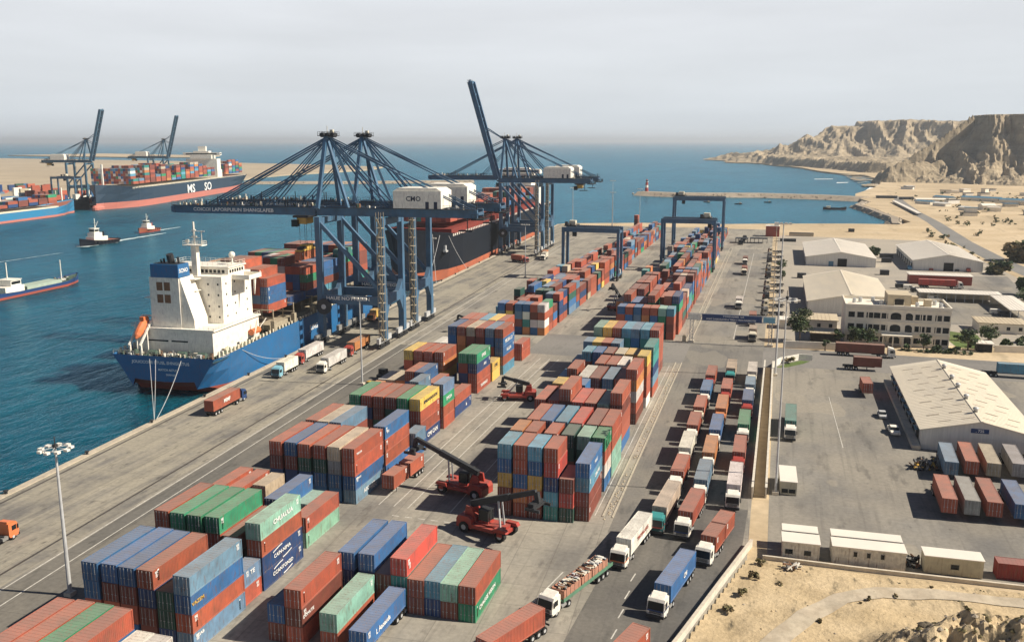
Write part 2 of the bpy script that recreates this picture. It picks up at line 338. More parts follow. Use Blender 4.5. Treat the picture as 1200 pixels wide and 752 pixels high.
sheet('crossing_asphalt', [(-72,261.5),(75,261.5),(130,268),(130,292),(75,290),(-72,291)], 0.010, ground_mat('crossing asphalt', (0.21,0.20,0.185), (0.17,0.165,0.155), (0.24,0.225,0.20), 0.07, (0.2,1,1), 1.2, 0.01, (0.10,0.10,0.095), 0.4))
sheet('access_asphalt', [(-24.6,292),(-1.6,292),(-1.6,560),(-20,560)], 0.012, G_asph2)
sheet('depot_asphalt', [(1.5,139),(100,139),(100,266),(1.5,266)], 0.012, G_asph2)
sheet('warehouse_lot', [(1.5,300),(62,310),(106,320),(112,470),(108,560),(96,640),(1.5,650)], 0.008, ground_mat('pale lot paving', (0.36,0.32,0.26), (0.30,0.275,0.235), (0.40,0.36,0.29), 0.04, (1,1,1), 1.0, 0.02, (0.2,0.19,0.17), 0.4))
sheet('lot_asphalt', [(14,404),(62,404),(64,470),(108,480),(104,430),(90,404),(90,350),(52,345),(48,400)], 0.012, G_asph2)
sheet('coast_road', [(130,1150),(122,1060),(117,900),(116,790),(110,640),(112,545),(116,488),(130,400),(160,300),(170,300),(139,400),(127,490),(123,545),(122,640),(126,790),(126,900),(131,1050),(137,1150)], 0.02, ground_mat('coast asphalt', (0.20,0.195,0.185), (0.17,0.17,0.16), (0.24,0.23,0.21), 0.05, (1,0.2,1), 1.0, 0.01, (0.12,0.12,0.11), 0.3))
cop = MB().m(G_coping); y = -60
while y < 690: 
    y1 = min(690, y+9.0); cop.prism([(QX(y),y),(QX(y,1.6),y),(QX(y1-0.06,1.6),y1-0.06),(QX(y1-0.06),y1-0.06)], 0.0, 0.22); y = y1
struct(cop.build('quay_kerb'))
# the raised kerb strips at the lane side
kb = MB().m(mat('kerb concrete', (0.40,0.36,0.28), 0.9, 0.2, 0.8))
kb.box(-26.3,-26.0,146,262,0,0.13); kb.box(-24.6,-24.3,146,262,0,0.13); kb.box(-26.3,-26.0,292,560,0,0.13); kb.box(-24.6,-24.3,292,560,0,0.13)
struct(kb.build('lane_kerb'))
mk = MB().m(mat('road marking', (0.55,0.53,0.47), 0.8, 0.35, 1.5)); z = 0.018
for k in range(28):
    y = 148 + k*4.1
    if y < 0: mk.add([(-22.9,y,z),(-22.7,y,z),(-22.7,y+2.0,z),(-22.9,y+2.0,z)], [(0,1,2,3)])
for a in (102,107.5,113,118.5,124): mk.add([(-17.9,a,z),(-17.72,a,z),(-17.4,a+2.6,z),(-17.58,a+2.6,z)], [(0,1,2,3)])
for x0 in (-27.6,-29.0-0.0): mk.add([(x0,146,z),(x0+0.14,146,z),(x0+0.14,258,z),(x0,258,z)], [(0,1,2,3)]) if x0 > -28 else None
mk.add([(-33.8,96,z),(-33.6,96,z),(-28.0,124,z),(-28.2,124,z)], [(0,1,2,3)])
for k in range(9): mk.add([(-61.5+k*2.4,136.2,z),(-60.2+k*2.4,136.2,z),(-60.2+k*2.4,136.4,z),(-61.5+k*2.4,136.4,z)], [(0,1,2,3)])
for x0 in (-65.8,-62.9,-60.2,-52.3,-49.5): mk.add([(x0,140,z),(x0+0.16,140,z),(x0+0.16,256,z),(x0,256,z)], [(0,1,2,3)])
for x0 in (-11.5,): mk.add([(x0,300,z),(x0+0.18,300,z),(x0+0.18,540,z),(x0,540,z)], [(0,1,2,3)])
for k in range(0): mk.add([(15.5+k*0.15,190+k*8,z),(15.75+k*0.15,190+k*8,z),(15.75+k*0.15,197+k*8,z),(15.5+k*0.15,197+k*8,z)], [(0,1,2,3)])
for off in (27.6, 31.0): mk.add([(QX(90,off),90,z),(QX(90,off+0.2),90,z),(QX(600,off+0.2),600,z),(QX(600,off),600,z)], [(0,1,2,3)])
mk.add([(16.2,196,z),(16.33,196,z),(15.4,236,z),(15.27,236,z)], [(0,1,2,3)])
o = mk.build('lane_markings'); struct(o)
ra = MB().m(mat('crane rail', (0.07,0.06,0.05), 0.5, 0.3, 1.0))
for off in (3.0, 24.0):
    ra.prism([(QX(20,off-0.22),20),(QX(20,off+0.22),20),(QX(680,off+0.22),680),(QX(680,off-0.22),680)], 0.0, 0.03)
struct(ra.build('crane_rail'))

# breakwaters: rubble mounds
def mound(name, path, w, h, z0=-6.0, seed=3, stone=2.2):
    mb = MB().m(G_rock); rr = random.Random(seed)
    P = []
    for a, b in zip(path, path[1:]):
        a = Vector(a); b = Vector(b); n = max(1, int((b-a).length/14))
        for i in range(n): P.append(a.lerp(b, i/n))
    P.append(Vector(path[-1])); prof = [(-1,0),(-0.55,0.62),(-0.3,1),(0.3,1),(0.55,0.62),(1,0)]
    vs = []; fs = []
    for i, p in enumerate(P):
        d = (P[min(i+1,len(P)-1)] - P[max(i-1,0)]).normalized(); nrm = Vector((-d.y, d.x, 0))
        for u, v in prof: q = p.to_3d() + nrm*u*w*rr.uniform(.92,1.08); vs.append((q.x, q.y, z0 + (h-z0)*v + rr.uniform(-.35,.35)*(v<0.9)))
    k = len(prof)
    for i in range(len(P)-1):
        for j in range(k-1): fs.append((i*k+j, (i+1)*k+j, (i+1)*k+j+1, i*k+j+1))
    fs.append(tuple(range(k))); fs.append(tuple(range(len(vs)-1, len(vs)-k-1, -1)))
    mb.add(vs, fs)
    for i, p in enumerate(P):        # armour stones
        d = (P[min(i+1,len(P)-1)] - P[max(i-1,0)]).normalized(); nrm = Vector((-d.y, d.x, 0))
        for q in range(9):
            u = rr.choice((-1,1))*rr.uniform(.38,.95); v = 1 - (abs(u)-.3)/.7; c = p.to_3d() + nrm*u*w + d.to_3d()*rr.uniform(-7,7)
            r_ = rr.uniform(.5,1)*stone; mb.ball((c.x, c.y, z0+(h-z0)*v), r_, 5, 0.7)
    return mb.build(name)
o = mound('breakwater', [(-166,1150),(-120,1130),(-20,1150),(50,1132),(96,1105)], 26, 1.5); struct(o)
o = mound('breakwater', [(-810,1270),(-640,1330),(-480,1420)], 18, 0.8, seed=9); struct(o)
o = mound('shore_revetment', [(90,768),(96,830),(90,880),(86,930),(78,985),(90,1040)], 9, 0.6, seed=5, stone=2.6); struct(o)
# surf along the far beach
sf = MB().m(mat('surf foam', (0.72,0.74,0.72), 0.8, 0.2, 0.4))
sf.add([(100,1240,-2.97),(122,1385,-2.97),(140,1510,-2.97),(150,1620,-2.97),(163,1645,-2.97),(151,1500,-2.97),(132,1373,-2.97),(106,1245,-2.97)], [tuple(range(8))])
sf.add([(90,1560,-2.96),(108,1580,-2.96),(112,1600,-2.96),(92,1590,-2.96)], [(0,1,2,3)])
sf.add([(60,1700,-2.96),(92,1715,-2.96),(94,1735,-2.96),(62,1722,-2.96)], [(0,1,2,3)])
struct(sf.build('surf'))

# ---- hills as displaced height fields
def hill(name, x0, x1, y0, y1, nx, ny, hf, material):
    vs = []; fs = []
    for j in range(ny+1):
        y = y0 + (y1-y0)*j/ny
        for i in range(nx+1):
            x = x0 + (x1-x0)*i/nx; vs.append((x, y, hf(x, y)))
    for j in range(ny):
        for i in range(nx):
            a = j*(nx+1)+i
            if max(vs[a][2], vs[a+1][2], vs[a+nx+1][2], vs[a+nx+2][2]) > -0.9: fs.append((a, a+1, a+nx+2, a+nx+1))
    mb = MB().m(material); mb.add(vs, fs); o = mb.build(name); struct(o); return o
def seg_d(p, a, b):
    ax, ay = a; bx, by = b; t = ((p[0]-ax)*(bx-ax)+(p[1]-ay)*(by-ay))/((bx-ax)**2+(by-ay)**2); t = max(0, min(1, t))
    return math.hypot(p[0]-ax-t*(bx-ax), p[1]-ay-t*(by-ay)), t
def inpoly(p, poly):
    c = False; n = len(poly)
    for i in range(n):
        a = poly[i]; b = poly[(i+1)%n]
        if (a[1] > p[1]) != (b[1] > p[1]) and p[0] < (b[0]-a[0])*(p[1]-a[1])/(b[1]-a[1])+a[0]: c = not c
    return c
def poly_d(p, poly):
    d = min(seg_d(p, poly[i], poly[(i+1)%len(poly)])[0] for i in range(len(poly)))
    return -d if inpoly(p, poly) else d
def fbm(x, y, s, o=4):
    v = 0; a = 1
    for i in range(o): v += a*noise.noise(Vector((x/s*(2**i), y/s*(2**i), 3.1*i))); a *= .5
    return v
def ridged(x, y, s, o=4):
    v = 0; a = 1; t = 0
    for i in range(o): v += a*(1-abs(noise.noise(Vector((x/s*(2**i), y/s*(2**i), 7.7*i))))*2); t += a; a *= .5
    return v/t
def cliff(d, run):         # 1 on the plateau, steep face, then talus
    if d <= 0: return 1.0
    t = d/run
    if t >= 1: return 0.0
    return 1 - 1.9*t/1.0*0.9 if t < 0.2 else max(0, (1-0.342)*((1-t)/0.8)**1.25)
G_hill = ground_mat('eroded mudstone', (0.33,0.265,0.175), (0.41,0.335,0.225), (0.25,0.205,0.14), 0.05, (0.12,0.12,3.0), 0.12, 2.5, (0.15,0.12,0.085), 0.5)
meP = [(293,1650),(330,1600),(420,1560),(560,1520),(900,1420),(1300,1500),(1300,2600),(420,2300),(330,1900)]
def near_hill(x, y):
    wob = 26*fbm(x, y, 170, 3)
    d = poly_d((x, y), meP) + wob
    gul = ridged(x*1.0+14*fbm(x,y,60,2), y*0.28, 40, 4)
    h = 106*cliff(d + (1-gul)*46, 135) if d < 140 else 0
    ds, t = seg_d((x, y), (160,1600), (300,1665)); hr = 16 + 92*t**1.1
    h2 = hr*max(0, 1-(ds+24*(1-gul)*min(1,ds/10))/(28+42*t)) ** 1.0
    ds2, t2 = seg_d((x, y), (172,1568), (250,1600)); h2 = max(h2, (30+8*t2)*max(0, 1-(ds2+8*(1-gul))/34))
    for (a, b, hh, w) in (((262,1545),(300,1620),46,36),((330,1500),(345,1590),50,38),((405,1460),(415,1550),52,40),((225,1560),(270,1640),40,34),((480,1440),(500,1530),46,42)):
        dd, tt = seg_d((x, y), a, b); h2 = max(h2, hh*(0.35+0.65*tt)*max(0, 1-(dd+6*(1-gul))/w))
    h = max(h, h2)
    return h + (3.0*fbm(x, y, 14, 4)+5.0*(ridged(x, y*.6, 15, 3)-.6) if 2 < h < 103 else 0.5*fbm(x,y,30,2)) - 1.0
hill('mesa_hill', 120, 1000, 1400, 2000, 330, 220, near_hill, G_hill)
faP = [(92,3000),(180,2930),(330,2880),(520,2830),(900,2760),(1500,2700),(1500,3700),(300,3800),(120,3400)]
def far_hill(x, y):
    wob = 45*fbm(x, y, 260, 3); d = poly_d((x, y), faP) + wob; gul = ridged(x+20*fbm(x,y,120,2), y*0.3, 75, 4)
    H = 108 + 10*fbm(x, y, 300, 2) + (14 if x > 250 else 0)
    h = H*cliff(d + (1-gul)*90, 300) if d < 330 else 0
    # low coastal terrace and the low tip to the left
    tp = poly_d((x, y), [(70,2370),(120,2180),(165,2010),(190,1990),(600,1900),(900,2500),(-60,2860),(-20,2600)])
    h = max(h, (20+4*fbm(x,y,120,2))*min(1, max(0, (-tp)/22)))
    ds, t = seg_d((x, y), (-190,3330), (60,2900)); h = max(h, (20+16*t+12*gul-8)*max(0, 1-ds/75))
    for (a, b, hh, w) in (((150,2620),(170,2900),64,80),((300,2580),(320,2850),70,90),((450,2520),(470,2800),66,95)):
        dd, tt = seg_d((x, y), a, b); h = max(h, hh*(0.3+0.7*tt)*max(0, 1-(dd+12*(1-gul))/w))
    return h + (4*fbm(x, y, 35, 4)+7*(ridged(x, y*.6, 30, 3)-.6) if h > 3 else 0) - 1.0
hill('headland_hill', -260, 1250, 1850, 3500, 300, 240, far_hill, G_hill)

# foreground sand slope and rocky knoll under the camera's right side
G_knoll = ground_mat('gritty slope', (0.50,0.39,0.235), (0.40,0.31,0.185), (0.56,0.45,0.29), 0.25, (1,1,1), 1.5, 0.35, (0.09,0.08,0.055), 0.8)
def fore(x, y):
    h = 0.25 + 0.35*fbm(x, y, 9, 3)
    # knoll, rising toward the bottom right of the view
    d, t = seg_d((x, y), (25,106), (60,108)); k = max(0, 1-d/17)
    if k > 0: k = k*k*(3-2*k); h += k*(8.2 + 2.6*fbm(x, y, 11, 3) + 1.9*fbm(x, y, 3.0, 4) + .9*ridged(x, y, 2.2, 3))
    d, t = seg_d((x, y), (9,99), (16,106)); k = max(0, 1-d/7); h += k*k*(3-2*k)*(3.0+1.2*fbm(x,y,5,3))
    e = min(1, max(0, (136.2-y)/3.0))*min(1, max(0, (x-(y-141)*0.253+1.6)/1.5)); return max(0.03, h)*e + 0.02
vs = []; fs = []; nx, ny = 230, 150
for j in range(ny+1):
    y = 70 + 66.2*j/ny
    for i in range(nx+1): x = -20 + 100*i/nx; vs.append((x, y, fore(x, y)))
for j in range(ny):
    for i in range(nx):
        a = j*(nx+1)+i; x, y, _ = vs[a]
        if x > (y-141)*0.253 - 0.4: fs.append((a, a+1, a+nx+2, a+nx+1))
mb = MB().m(G_knoll); mb.add(vs, fs); struct(mb.build('sandy_slope'))
# pale track that curves round the knoll
pts = [(-2.5,102),(3.2,112.8),(6.9,119.9),(11.7,126.4),(17.2,130.0),(24.2,131.4),(34.6,132.4),(50,132),(70,131)]
tr = MB().m(ground_mat('pale track', (0.46,0.40,0.30), (0.38,0.32,0.235), (0.50,0.43,0.33), 0.3, (1,1,1), 1.0, 0.02, (0.3,0.25,0.18), 0.4)); tv = []
P2 = []
for a, b in zip(pts, pts[1:]):
    for i in range(8): P2.append((a[0]+(b[0]-a[0])*i/8, a[1]+(b[1]-a[1])*i/8))
for i, p in enumerate(P2[:-1]):
    q = P2[i+1]; l = math.hypot(q[0]-p[0], q[1]-p[1]); nx_, ny_ = -(q[1]-p[1])/l, (q[0]-p[0])/l
    w = 1.5
    for s_ in (-1, -.33, .33, 1): X, Y = p[0]+nx_*s_*w, p[1]+ny_*s_*w; tv.append((X, Y, fore(X, Y)+0.10))
n = len(P2)-1
tr.add(tv, [(i*4+j, (i+1)*4+j, (i+1)*4+j+1, i*4+j+1) for i in range(n-1) for j in range(3)]); struct(tr.build('dirt_track'))
# ------------------------------------------------------------------ shipping containers
PAL = dict(r=((0.36,0.085,0.045),'rust red'), R=((0.52,0.07,0.05),'bright red'), m=((0.20,0.058,0.04),'dark maroon'), o=((0.50,0.19,0.06),'orange'),
  b=((0.032,0.125,0.29),'blue'), n=((0.022,0.06,0.17),'navy blue'), l=((0.10,0.30,0.42),'light blue'), s=((0.13,0.23,0.33),'slate blue'),
  g=((0.03,0.25,0.12),'green'), k=((0.03,0.10,0.075),'dark green'), t=((0.04,0.24,0.21),'teal'), p=((0.24,0.44,0.34),'pale mint'),
  y=((0.66,0.43,0.09),'yellow'), w=((0.68,0.65,0.58),'white'), e=((0.48,0.40,0.29),'beige'), a=((0.25,0.25,0.25),'grey'))
CW, CH = 2.44, 2.59
def cont_mesh(L, name):
    mb = MB().m(M_paint); hw = CW/2; hl = L/2
    for sx in (-1, 1):
        for sy in (-1, 1): mb.bc((sx*(hw-.08), sy*(hl-.08), CH/2), (.16, .16, CH))
        mb.box(*(sorted((sx*hw, sx*(hw-.10)))), -hl+.16, hl-.16, 0, .15)
        mb.box(*(sorted((sx*hw, sx*(hw-.08)))), -hl+.16, hl-.16, CH-.10, CH)
        n = int((L-.32)/.29); st = (L-.32)/n; vs = []; fs = []
        for i in range(n):
            y = -hl+.16+i*st
            for yy, d in ((0,.075),(.34,.075),(.5,.04),(.84,.04)): vs += [(sx*(hw-d), y+yy*st, .15), (sx*(hw-d), y+yy*st, CH-.10)]
        vs += [(sx*(hw-.09), hl-.16, .15), (sx*(hw-.09), hl-.16, CH-.10)]
        for i in range(len(vs)//2-1):
            a = 2*i; fs.append((a, a+2, a+3, a+1) if sx > 0 else (a, a+1, a+3, a+2))
        mb.add(vs, fs)
    vs = []; fs = []; n = 16; st = (CW-.32)/n
    for i in range(n+1):
        for dd in ((0,.07),(.5,.03)):
            x = -hw+.16+(i+dd[0])*st
            if x <= hw-.159: vs += [(x, hl-dd[1], .0), (x, hl-dd[1], CH-.05)]
    for i in range(len(vs)//2-1): a = 2*i; fs.append((a, a+1, a+3, a+2))
    mb.add(vs, fs)
    # roof: shallow cross ribs
    n = int((L-.3)/.58); st = (L-.3)/n
    mb.box(-hw+.08, hw-.08, -hl+.05, hl-.05, CH-.075, CH-.045)
    for i in range(n): y = -hl+.15+(i+.25)*st; mb.box(-hw+.12, hw-.12, y, y+st*.5, CH-.044, CH-.030)
    for sy in (-1, 1):
        mb.box(-hw+.16, hw-.16, *sorted((sy*hl, sy*(hl-.10))), CH-.12, CH)
        mb.box(-hw+.16, hw-.16, *sorted((sy*hl, sy*(hl-.12))), 0, .13)
    mb.box(-hw+.1, hw-.1, -hl+.1, hl-.1, .05, .10)
    return mb.mesh(name)
def door_mesh(name):
    mb = MB().m(M_paint); hw = CW/2
    for s in (-1, 1):
        x0, x1 = sorted((s*.02, s*(hw-.17)))
        mb.box(x0, x1, .0, .05, .15, CH-.13)
        for q in range(4): z = .27+q*.57; mb.box(x0+.08, x1-.08, -.025, -.001, z, z+.40)
    mb.m(M_lgrey)
    for x in (-.83, -.32, .32, .83): mb.tube((x, -.07, .12), (x, -.07, CH-.10), .026, 5); mb.bc((x, -.06, 1.05), (.22, .05, .07))
    return mb.mesh(name)
_cm = {}
def cmesh(L):
    k = round(L, 1)
    if k not in _cm: _cm[k] = cont_mesh(k, 'container_shell_%dcm' % round(k*100))
    return _cm[k]
DOOR = None
RECS = []   # dicts: x y z L rz col desc top
ORD = ['first','second','third','fourth','fifth','sixth','seventh','eighth','ninth','tenth','eleventh','twelfth']
TIER = {1:['only box'], 2:['top box','bottom box'], 3:['top box','middle box','bottom box'], 4:['top box','second box down','third box down','bottom box'],
        5:['top box','second box down','middle box','fourth box down','bottom box'], 6:['top box','second box down','third box down','fourth box down','fifth box down','bottom box'],
        7:['top box','second box down','third box down','fourth box down','fifth box down','sixth box down','bottom box']}
def jit(c, r): 
    k = r.uniform(.82, 1.15); return tuple(min(.9, max(.01, v*k*r.uniform(.95,1.05))) for v in c)
def bay(desc, y0, L, cols, z0=0.0, grp='container stacks in the yard', rz=0.0, org=None):
    """cols: (x of left edge, colours from the top down); y0 = near edge"""
    cols = sorted(cols)
    for i, (x, s) in enumerate(cols):
        n = len(s); dx = rnd.uniform(-.05,.05); dy = rnd.uniform(-.15,.15)
        for j, ch in enumerate(s):
            lx, ly = x + CW/2 + dx + rnd.uniform(-.03,.03), y0 + L/2 + dy + rnd.uniform(-.05,.05)
            if org: ox, oy, a = org; X = ox + lx*math.cos(a) - ly*math.sin(a); Y = oy + lx*math.sin(a) + ly*math.cos(a); rr = a
            else: X, Y, rr = lx, ly, 0.0
            c, nm = PAL[ch]
            pos = ('%s stack from left' % ORD[i]) if len(cols) > 1 else 'the single stack'
            RECS.append(dict(x=X, y=Y, z=z0 + (n-1-j)*(CH+.01), L=L, rz=rr, col=jit(c, rnd), name=nm, code=ch,
                             label='%s container, %s, %s, %s' % (nm, TIER[n][j], pos, desc), group=grp, key=(desc, i, j)))
def grid(x0, pitch, ss): return [(x0 + pitch*i, s) for i, s in enumerate(ss) if s]

# left-hand block beside the quay
bay('bottom left corner row', 68.7, 12.19, grid(-80.3, 2.72, ['rrmb','rbmr','gmbr','rbmr']) + [(-69.4,'wbr'),(-66.85,'wmb')])
bay('row right of light mast', 89.4, 11.7, grid(-84.5, 2.78, ['bbrm','bmrb','bmrb','rnmm','kkn','sbrs']))
bay('behind the slate blue stack', 101.7, 4.2, [(-70.9,'sr')])
bay('row of green roofs', 106.2, 11.5, grid(-86.3, 2.86, ['rmrm','gkmr','gkmr','grrm','mmm']) + [(-70.75,'prnn')])
bay('broken row behind green roofs', 120.4, 11.4, [(-88.3,'rrb'),(-84.9,'rmb'),(-76.5,'bmb'),(-71.7,'rp')])
bay('short boxes behind green roofs', 124.9, 6.06, [(-81.6,'erm'),(-79.05,'rb')])
bay('beside the rust over mint pair', 125.4, 6.06, [(-74.1,'pm')])
bay('long six-stack row, middle left', 139.0, 12.19, grid(-86.7, 2.92, ['rmnb','bmnb','rknb','rkbb','eabb','rrbs']))
bay('row just behind six-stack row', 152.2, 11.8, [(-86.6,'rmrb'),(-84.0,'emrb'),(-81.4,'smrb'),(-78.2,'rb'),(-75.3,'mn'),(-72.1,'brrb')])
bay('small pair by the trailer', 164.6, 5.8, [(-71.0,'sb')])
bay('row with yellow end box', 171.2, 11.4, grid(-86.5, 2.78, ['gmmb','rnmb','rmkm','mkmn','gmrb','yrrn']))
bay('tall stack behind yellow box', 184.1, 7.3, [(-72.2,'sgrr')])
bay('rust over navy pair', 192.9, 11.8, [(-72.5,'rn')])
bay('low boxes left of tall stack', 193.4, 8.0, [(-82.0,'sbr'),(-79.2,'mr'),(-94.0,'or')])
bay('low boxes near yard tractors', 202.4, 10.0, [(-92.0,'em'),(-89.4,'ob'),(-86.8,'rbm'),(-84.2,'bbm'),(-81.3,'rm'),(-78.4,'m')])
bay('pale boxes beside yard tractors', 211.6, 9.0, [(-98.4,'w'),(-95.8,'s')])
bay('row of four, olive end', 213.4, 10.3, grid(-91.7, 2.82, ['yrmb','rmmb','rmbn','royb']))
bay('green-topped pair by lift truck', 213.9, 11.4, [(-76.8,'gmnk'),(-74.2,'gnrr')])
bay('all yellow stack', 226.2, 7.0, [(-73.9,'yy')])
bay('tall row before small red pair', 234.0, 11.0, grid(-87.0, 2.76, ['bbrmb','roomb','emrmb','rmmrb','sbrbm','rbbrl']))
bay('row behind the tall row', 245.6, 10.2, grid(-87.2, 2.76, ['rbmrb','rmrbm','lbmrb','yrmbm','rmbrm']))
bay('small red pair at crossing', 251.0, 9.5, [(-72.6,'rr')])
bay('pale boxes by the crane rail', 257.0, 9.0, [(-100.5,'w'),(-97.9,'w')])
# bottom middle block
bay('bottom middle row', 106.3, 11.7, [(-56.3,'bnn'),(-53.3,'bnn'),(-50.9,'mm'),(-48.45,'Rtk'),(-46.0,'rm'),(-43.55,'ln'),(-41.1,'pm'),(-38.55,'rg')])
bay('bottom edge, left of trailer', 94.7, 11.3, [(-60.8,'bm'),(-58.1,'rmr'),(-53.15,'pr')])
# central block
c = [-49.4,-46.7,-43.95,-41.2,-38.5,-35.75,-33.0,-30.4]
bay('front row of central block', 141.9, 7.2, [(c[2],'lbymm'),(c[3],'rrbor'),(c[4],'lbyrm'),(c[5],'rRnlt'),(c[6],'mRk')])
bay('corner of central block', 143.2, 11.6, [(c[7]-.05,'blmm')])
bay('second central row', 157.3, 6.9, [(-46.3,'omrb'),(-43.5,'rmbr'),(-39.6,'rbrb'),(-36.3,'kkmb'),(-33.3,'pktr'),(-30.45,'grwb')])
bay('third central row', 165.0, 11.4, [(-45.0,'rrmb'),(-42.3,'bbrm'),(-39.3,'lbmr'),(-36.3,'Rrbm'),(-33.2,'mrbk')])
bay('end stack beside kerb, third row', 164.8, 11.4, [(-30.4,'rrpp')])
bay('fourth central row', 179.0, 11.6, [(-47.1,'rmmb'),(-44.3,'rmsb'),(-41.8,'rmrbm'),(-39.1,'Rrmb'),(-36.4,'rmmb'),(-33.65,'ptkm'),(-30.9,'rmrrb')])
bay('fifth central row', 192.3, 6.06, [(-49.1,'mr'),(-46.6,'yoyb'),(-44.0,'eym'),(-41.5,'bbnm')])
bay('sixth central row', 199.2, 11.9, [(-42.2,'wwrm'),(-39.5,'mmmb'),(-36.5,'smnb'),(-33.75,'rmmb'),(-31.0,'rowrm')])
bay('seventh central row', 206.5, 9.6, [(-49.0,'lsb'),(-46.3,'rmbr')])
bay('eighth central row', 213.3, 9.5, [(-41.0,'rbmk'),(-38.2,'rnkt'),(-35.5,'wkyb')])
bay('short yellow stack, central block', 213.0, 7.0, [(-30.5,'yorrw')])
bay('ninth central row', 225.0, 7.5, [(-49.2,'srb'),(-46.6,'lrmb'),(-43.8,'bbrn'),(-41.0,'mlrm'),(-38.0,'ekmb'),(-35.3,'yyrb'),(-32.8,'oyrm')])
bay('teal end stack, central block', 223.2, 11.5, [(-30.3,'ttnsr')])
bay('tenth central row', 236.9, 6.5, [(-48.8,'snmb'),(-46.3,'yyor'),(-43.8,'rrmb'),(-41.1,'slnb')])
bay('last central row before crossing', 244.4, 11.0, grid(-47.4, 2.62, ['pgkbm','yorbm','rmmbr','ltkbm','sbkrm','ltkmb','rrrrm']))

# far blocks past the crossing: built by rule, real row structure
def far_block(desc, y0, y1, xl, ncol, pitch, seed, hmin, hmax, first=None):
    rr = random.Random(seed); y = y0; k = 0; codes = 'rrrrrrrmmmmmmbbbnnnssltkgorrmyrre'
    base = [rr.randint(hmin, hmax) for _ in range(ncol)]
    while y < y1:
        L = rr.choice((12.19, 12.19, 6.06, 6.06)) if k else 6.06
        cols = []
        for i in range(ncol):
            if rr.random() < .35: base[i] = rr.randint(hmin, hmax)
            h = base[i]
            if rr.random() < .10: h = max(1, h-2)
            if y > y0 + .7*(y1-y0): h = max(0, h-rr.randint(0,1))
            if i == ncol-1: h = max(h, hmax-1)
            if h > 0: cols.append((xl + pitch*i, ''.join(rr.choice(codes) for _ in range(h))))
        if first and k == 0: cols = first
        if cols: bay('%s row %s crossing' % ((ORD[k] if k < 12 else 'far'), desc), y, L, cols, grp='container stacks past the crossing')
        y += L + (0.6 if rr.random() < .6 else 3.2); k += 1
far_block('right block beyond', 292.2, 520, -50.9, 8, 2.70, 11, 3, 5,
          first=grid(-48.9, 2.70, ['brmb','rbsr','bslm','royk','rbtl','pgkk','lrmr']))
far_block('left block beyond', 287.4, 470, -91.5, 7, 2.72, 23, 3, 4,
          first=[(-88.8,'bsrb'),(-86.0,'rygr'),(-82.8,'bsmn'),(-80.1,'bwto'),(-77.4,'rmwb'),(-74.9,'wrwo')])
far_block('quayside left block', 480, 640, -88, 5, 2.74, 31, 2, 4)
far_block('far right block beyond', 535, 650, -50.9, 7, 2.74, 37, 1, 3)
bay('lone tall far stack', 600, 6.06, [(-90.5,'rmmrmr')], grp='container stacks past the crossing')
bay('lone stack by light mast', 338, 7, [(-92.5,'rrmb'),(-89.6,'kgbr'),(-86.9,'ybrm')], grp='container stacks past the crossing')
# ------------------------------------------------------------------ ships and boats
def hull_mb(secs, mtop, mboot, mdeck, wl=0.0, boot=1.2, bulw=1.1):
    """secs: (y, half width at deck, half width at waterline, deck z, keel z). waterline z=0 local"""
    mb = MB(); rings = []
    for y, wd, ww, zd, zk in secs:
        zb = min(boot, zd-1); t = (zb)/(max(zd,1)); wb = ww + (wd-ww)*max(0, t)**1.3
        zm = zb + (zd-zb)*.5; wm = ww + (wd-ww)*(zm/zd)**1.15
        rings.append([(0,y,zk),(ww*.8,y,zk+.3),(ww,y,max(zk+.5,-.1) if zk > -1 else 0),(wb,y,zb),(wm,y,zm),(wd,y,zd)])
    full = []
    for r in rings: full.append([(-x,y,z) for x,y,z in r[::-1]] + [(x,y,z) for x,y,z in r[1:]])
    k = len(full[0]); vs = [v for r in full for v in r]
    top = []; bt = []
    for i in range(len(full)-1):
        for j in range(k-1):
            q = (i*k+j, i*k+j+1, (i+1)*k+j+1, (i+1)*k+j); (bt if 2 <= j <= k-4 else top).append(q)
    o = len(mb.v); mb.m(mtop).add(vs, top)
    mb.m(mboot); 
    for q in bt: mb.f.append([o+i for i in q]); mb.mi.append(mb.cur); mb.cols.append(None)
    # transom and bow caps
    mb.m(mtop)
    c0 = [o+i for i in range(k)]
    mb.f.append(c0[::-1]); mb.mi.append(mb.cur); mb.cols.append(None)
    mb.f.append([o+(len(full)-1)*k+i for i in range(k)]); mb.mi.append(mb.cur); mb.cols.append(None)
    return mb, full
def deck_mb(full, m, dz=-0.9):
    mb = MB().m(m); L = [r[0] for r in full]; Rr = [r[-1] for r in full]; vs = []
    for a, b in zip(L, Rr): vs += [(a[0]*.99, a[1], a[2]+dz), (b[0]*.99, b[1], b[2]+dz)]
    mb.add(vs, [(2*i, 2*i+1, 2*i+3, 2*i+2) for i in range(len(L)-1)]); return mb

def rand_clutter(mb, x0, x1, y0, y1, z, n, rr, smax=1.2):
    for i in range(n):
        x, y, s = rr.uniform(x0,x1), rr.uniform(y0,y1), rr.uniform(.25,smax)
        mb.m(rr.choice((M_cream, M_deckg, M_dark, M_rust, M_white, M_lgrey)))
        if rr.random() < .5: mb.bc((x,y,z+s*.6), (s*rr.uniform(.4,1.2), s*rr.uniform(.4,1.2), s*1.2))
        else: mb.tube((x,y,z), (x,y,z+s*rr.uniform(.8,2)), s*.28, 6)

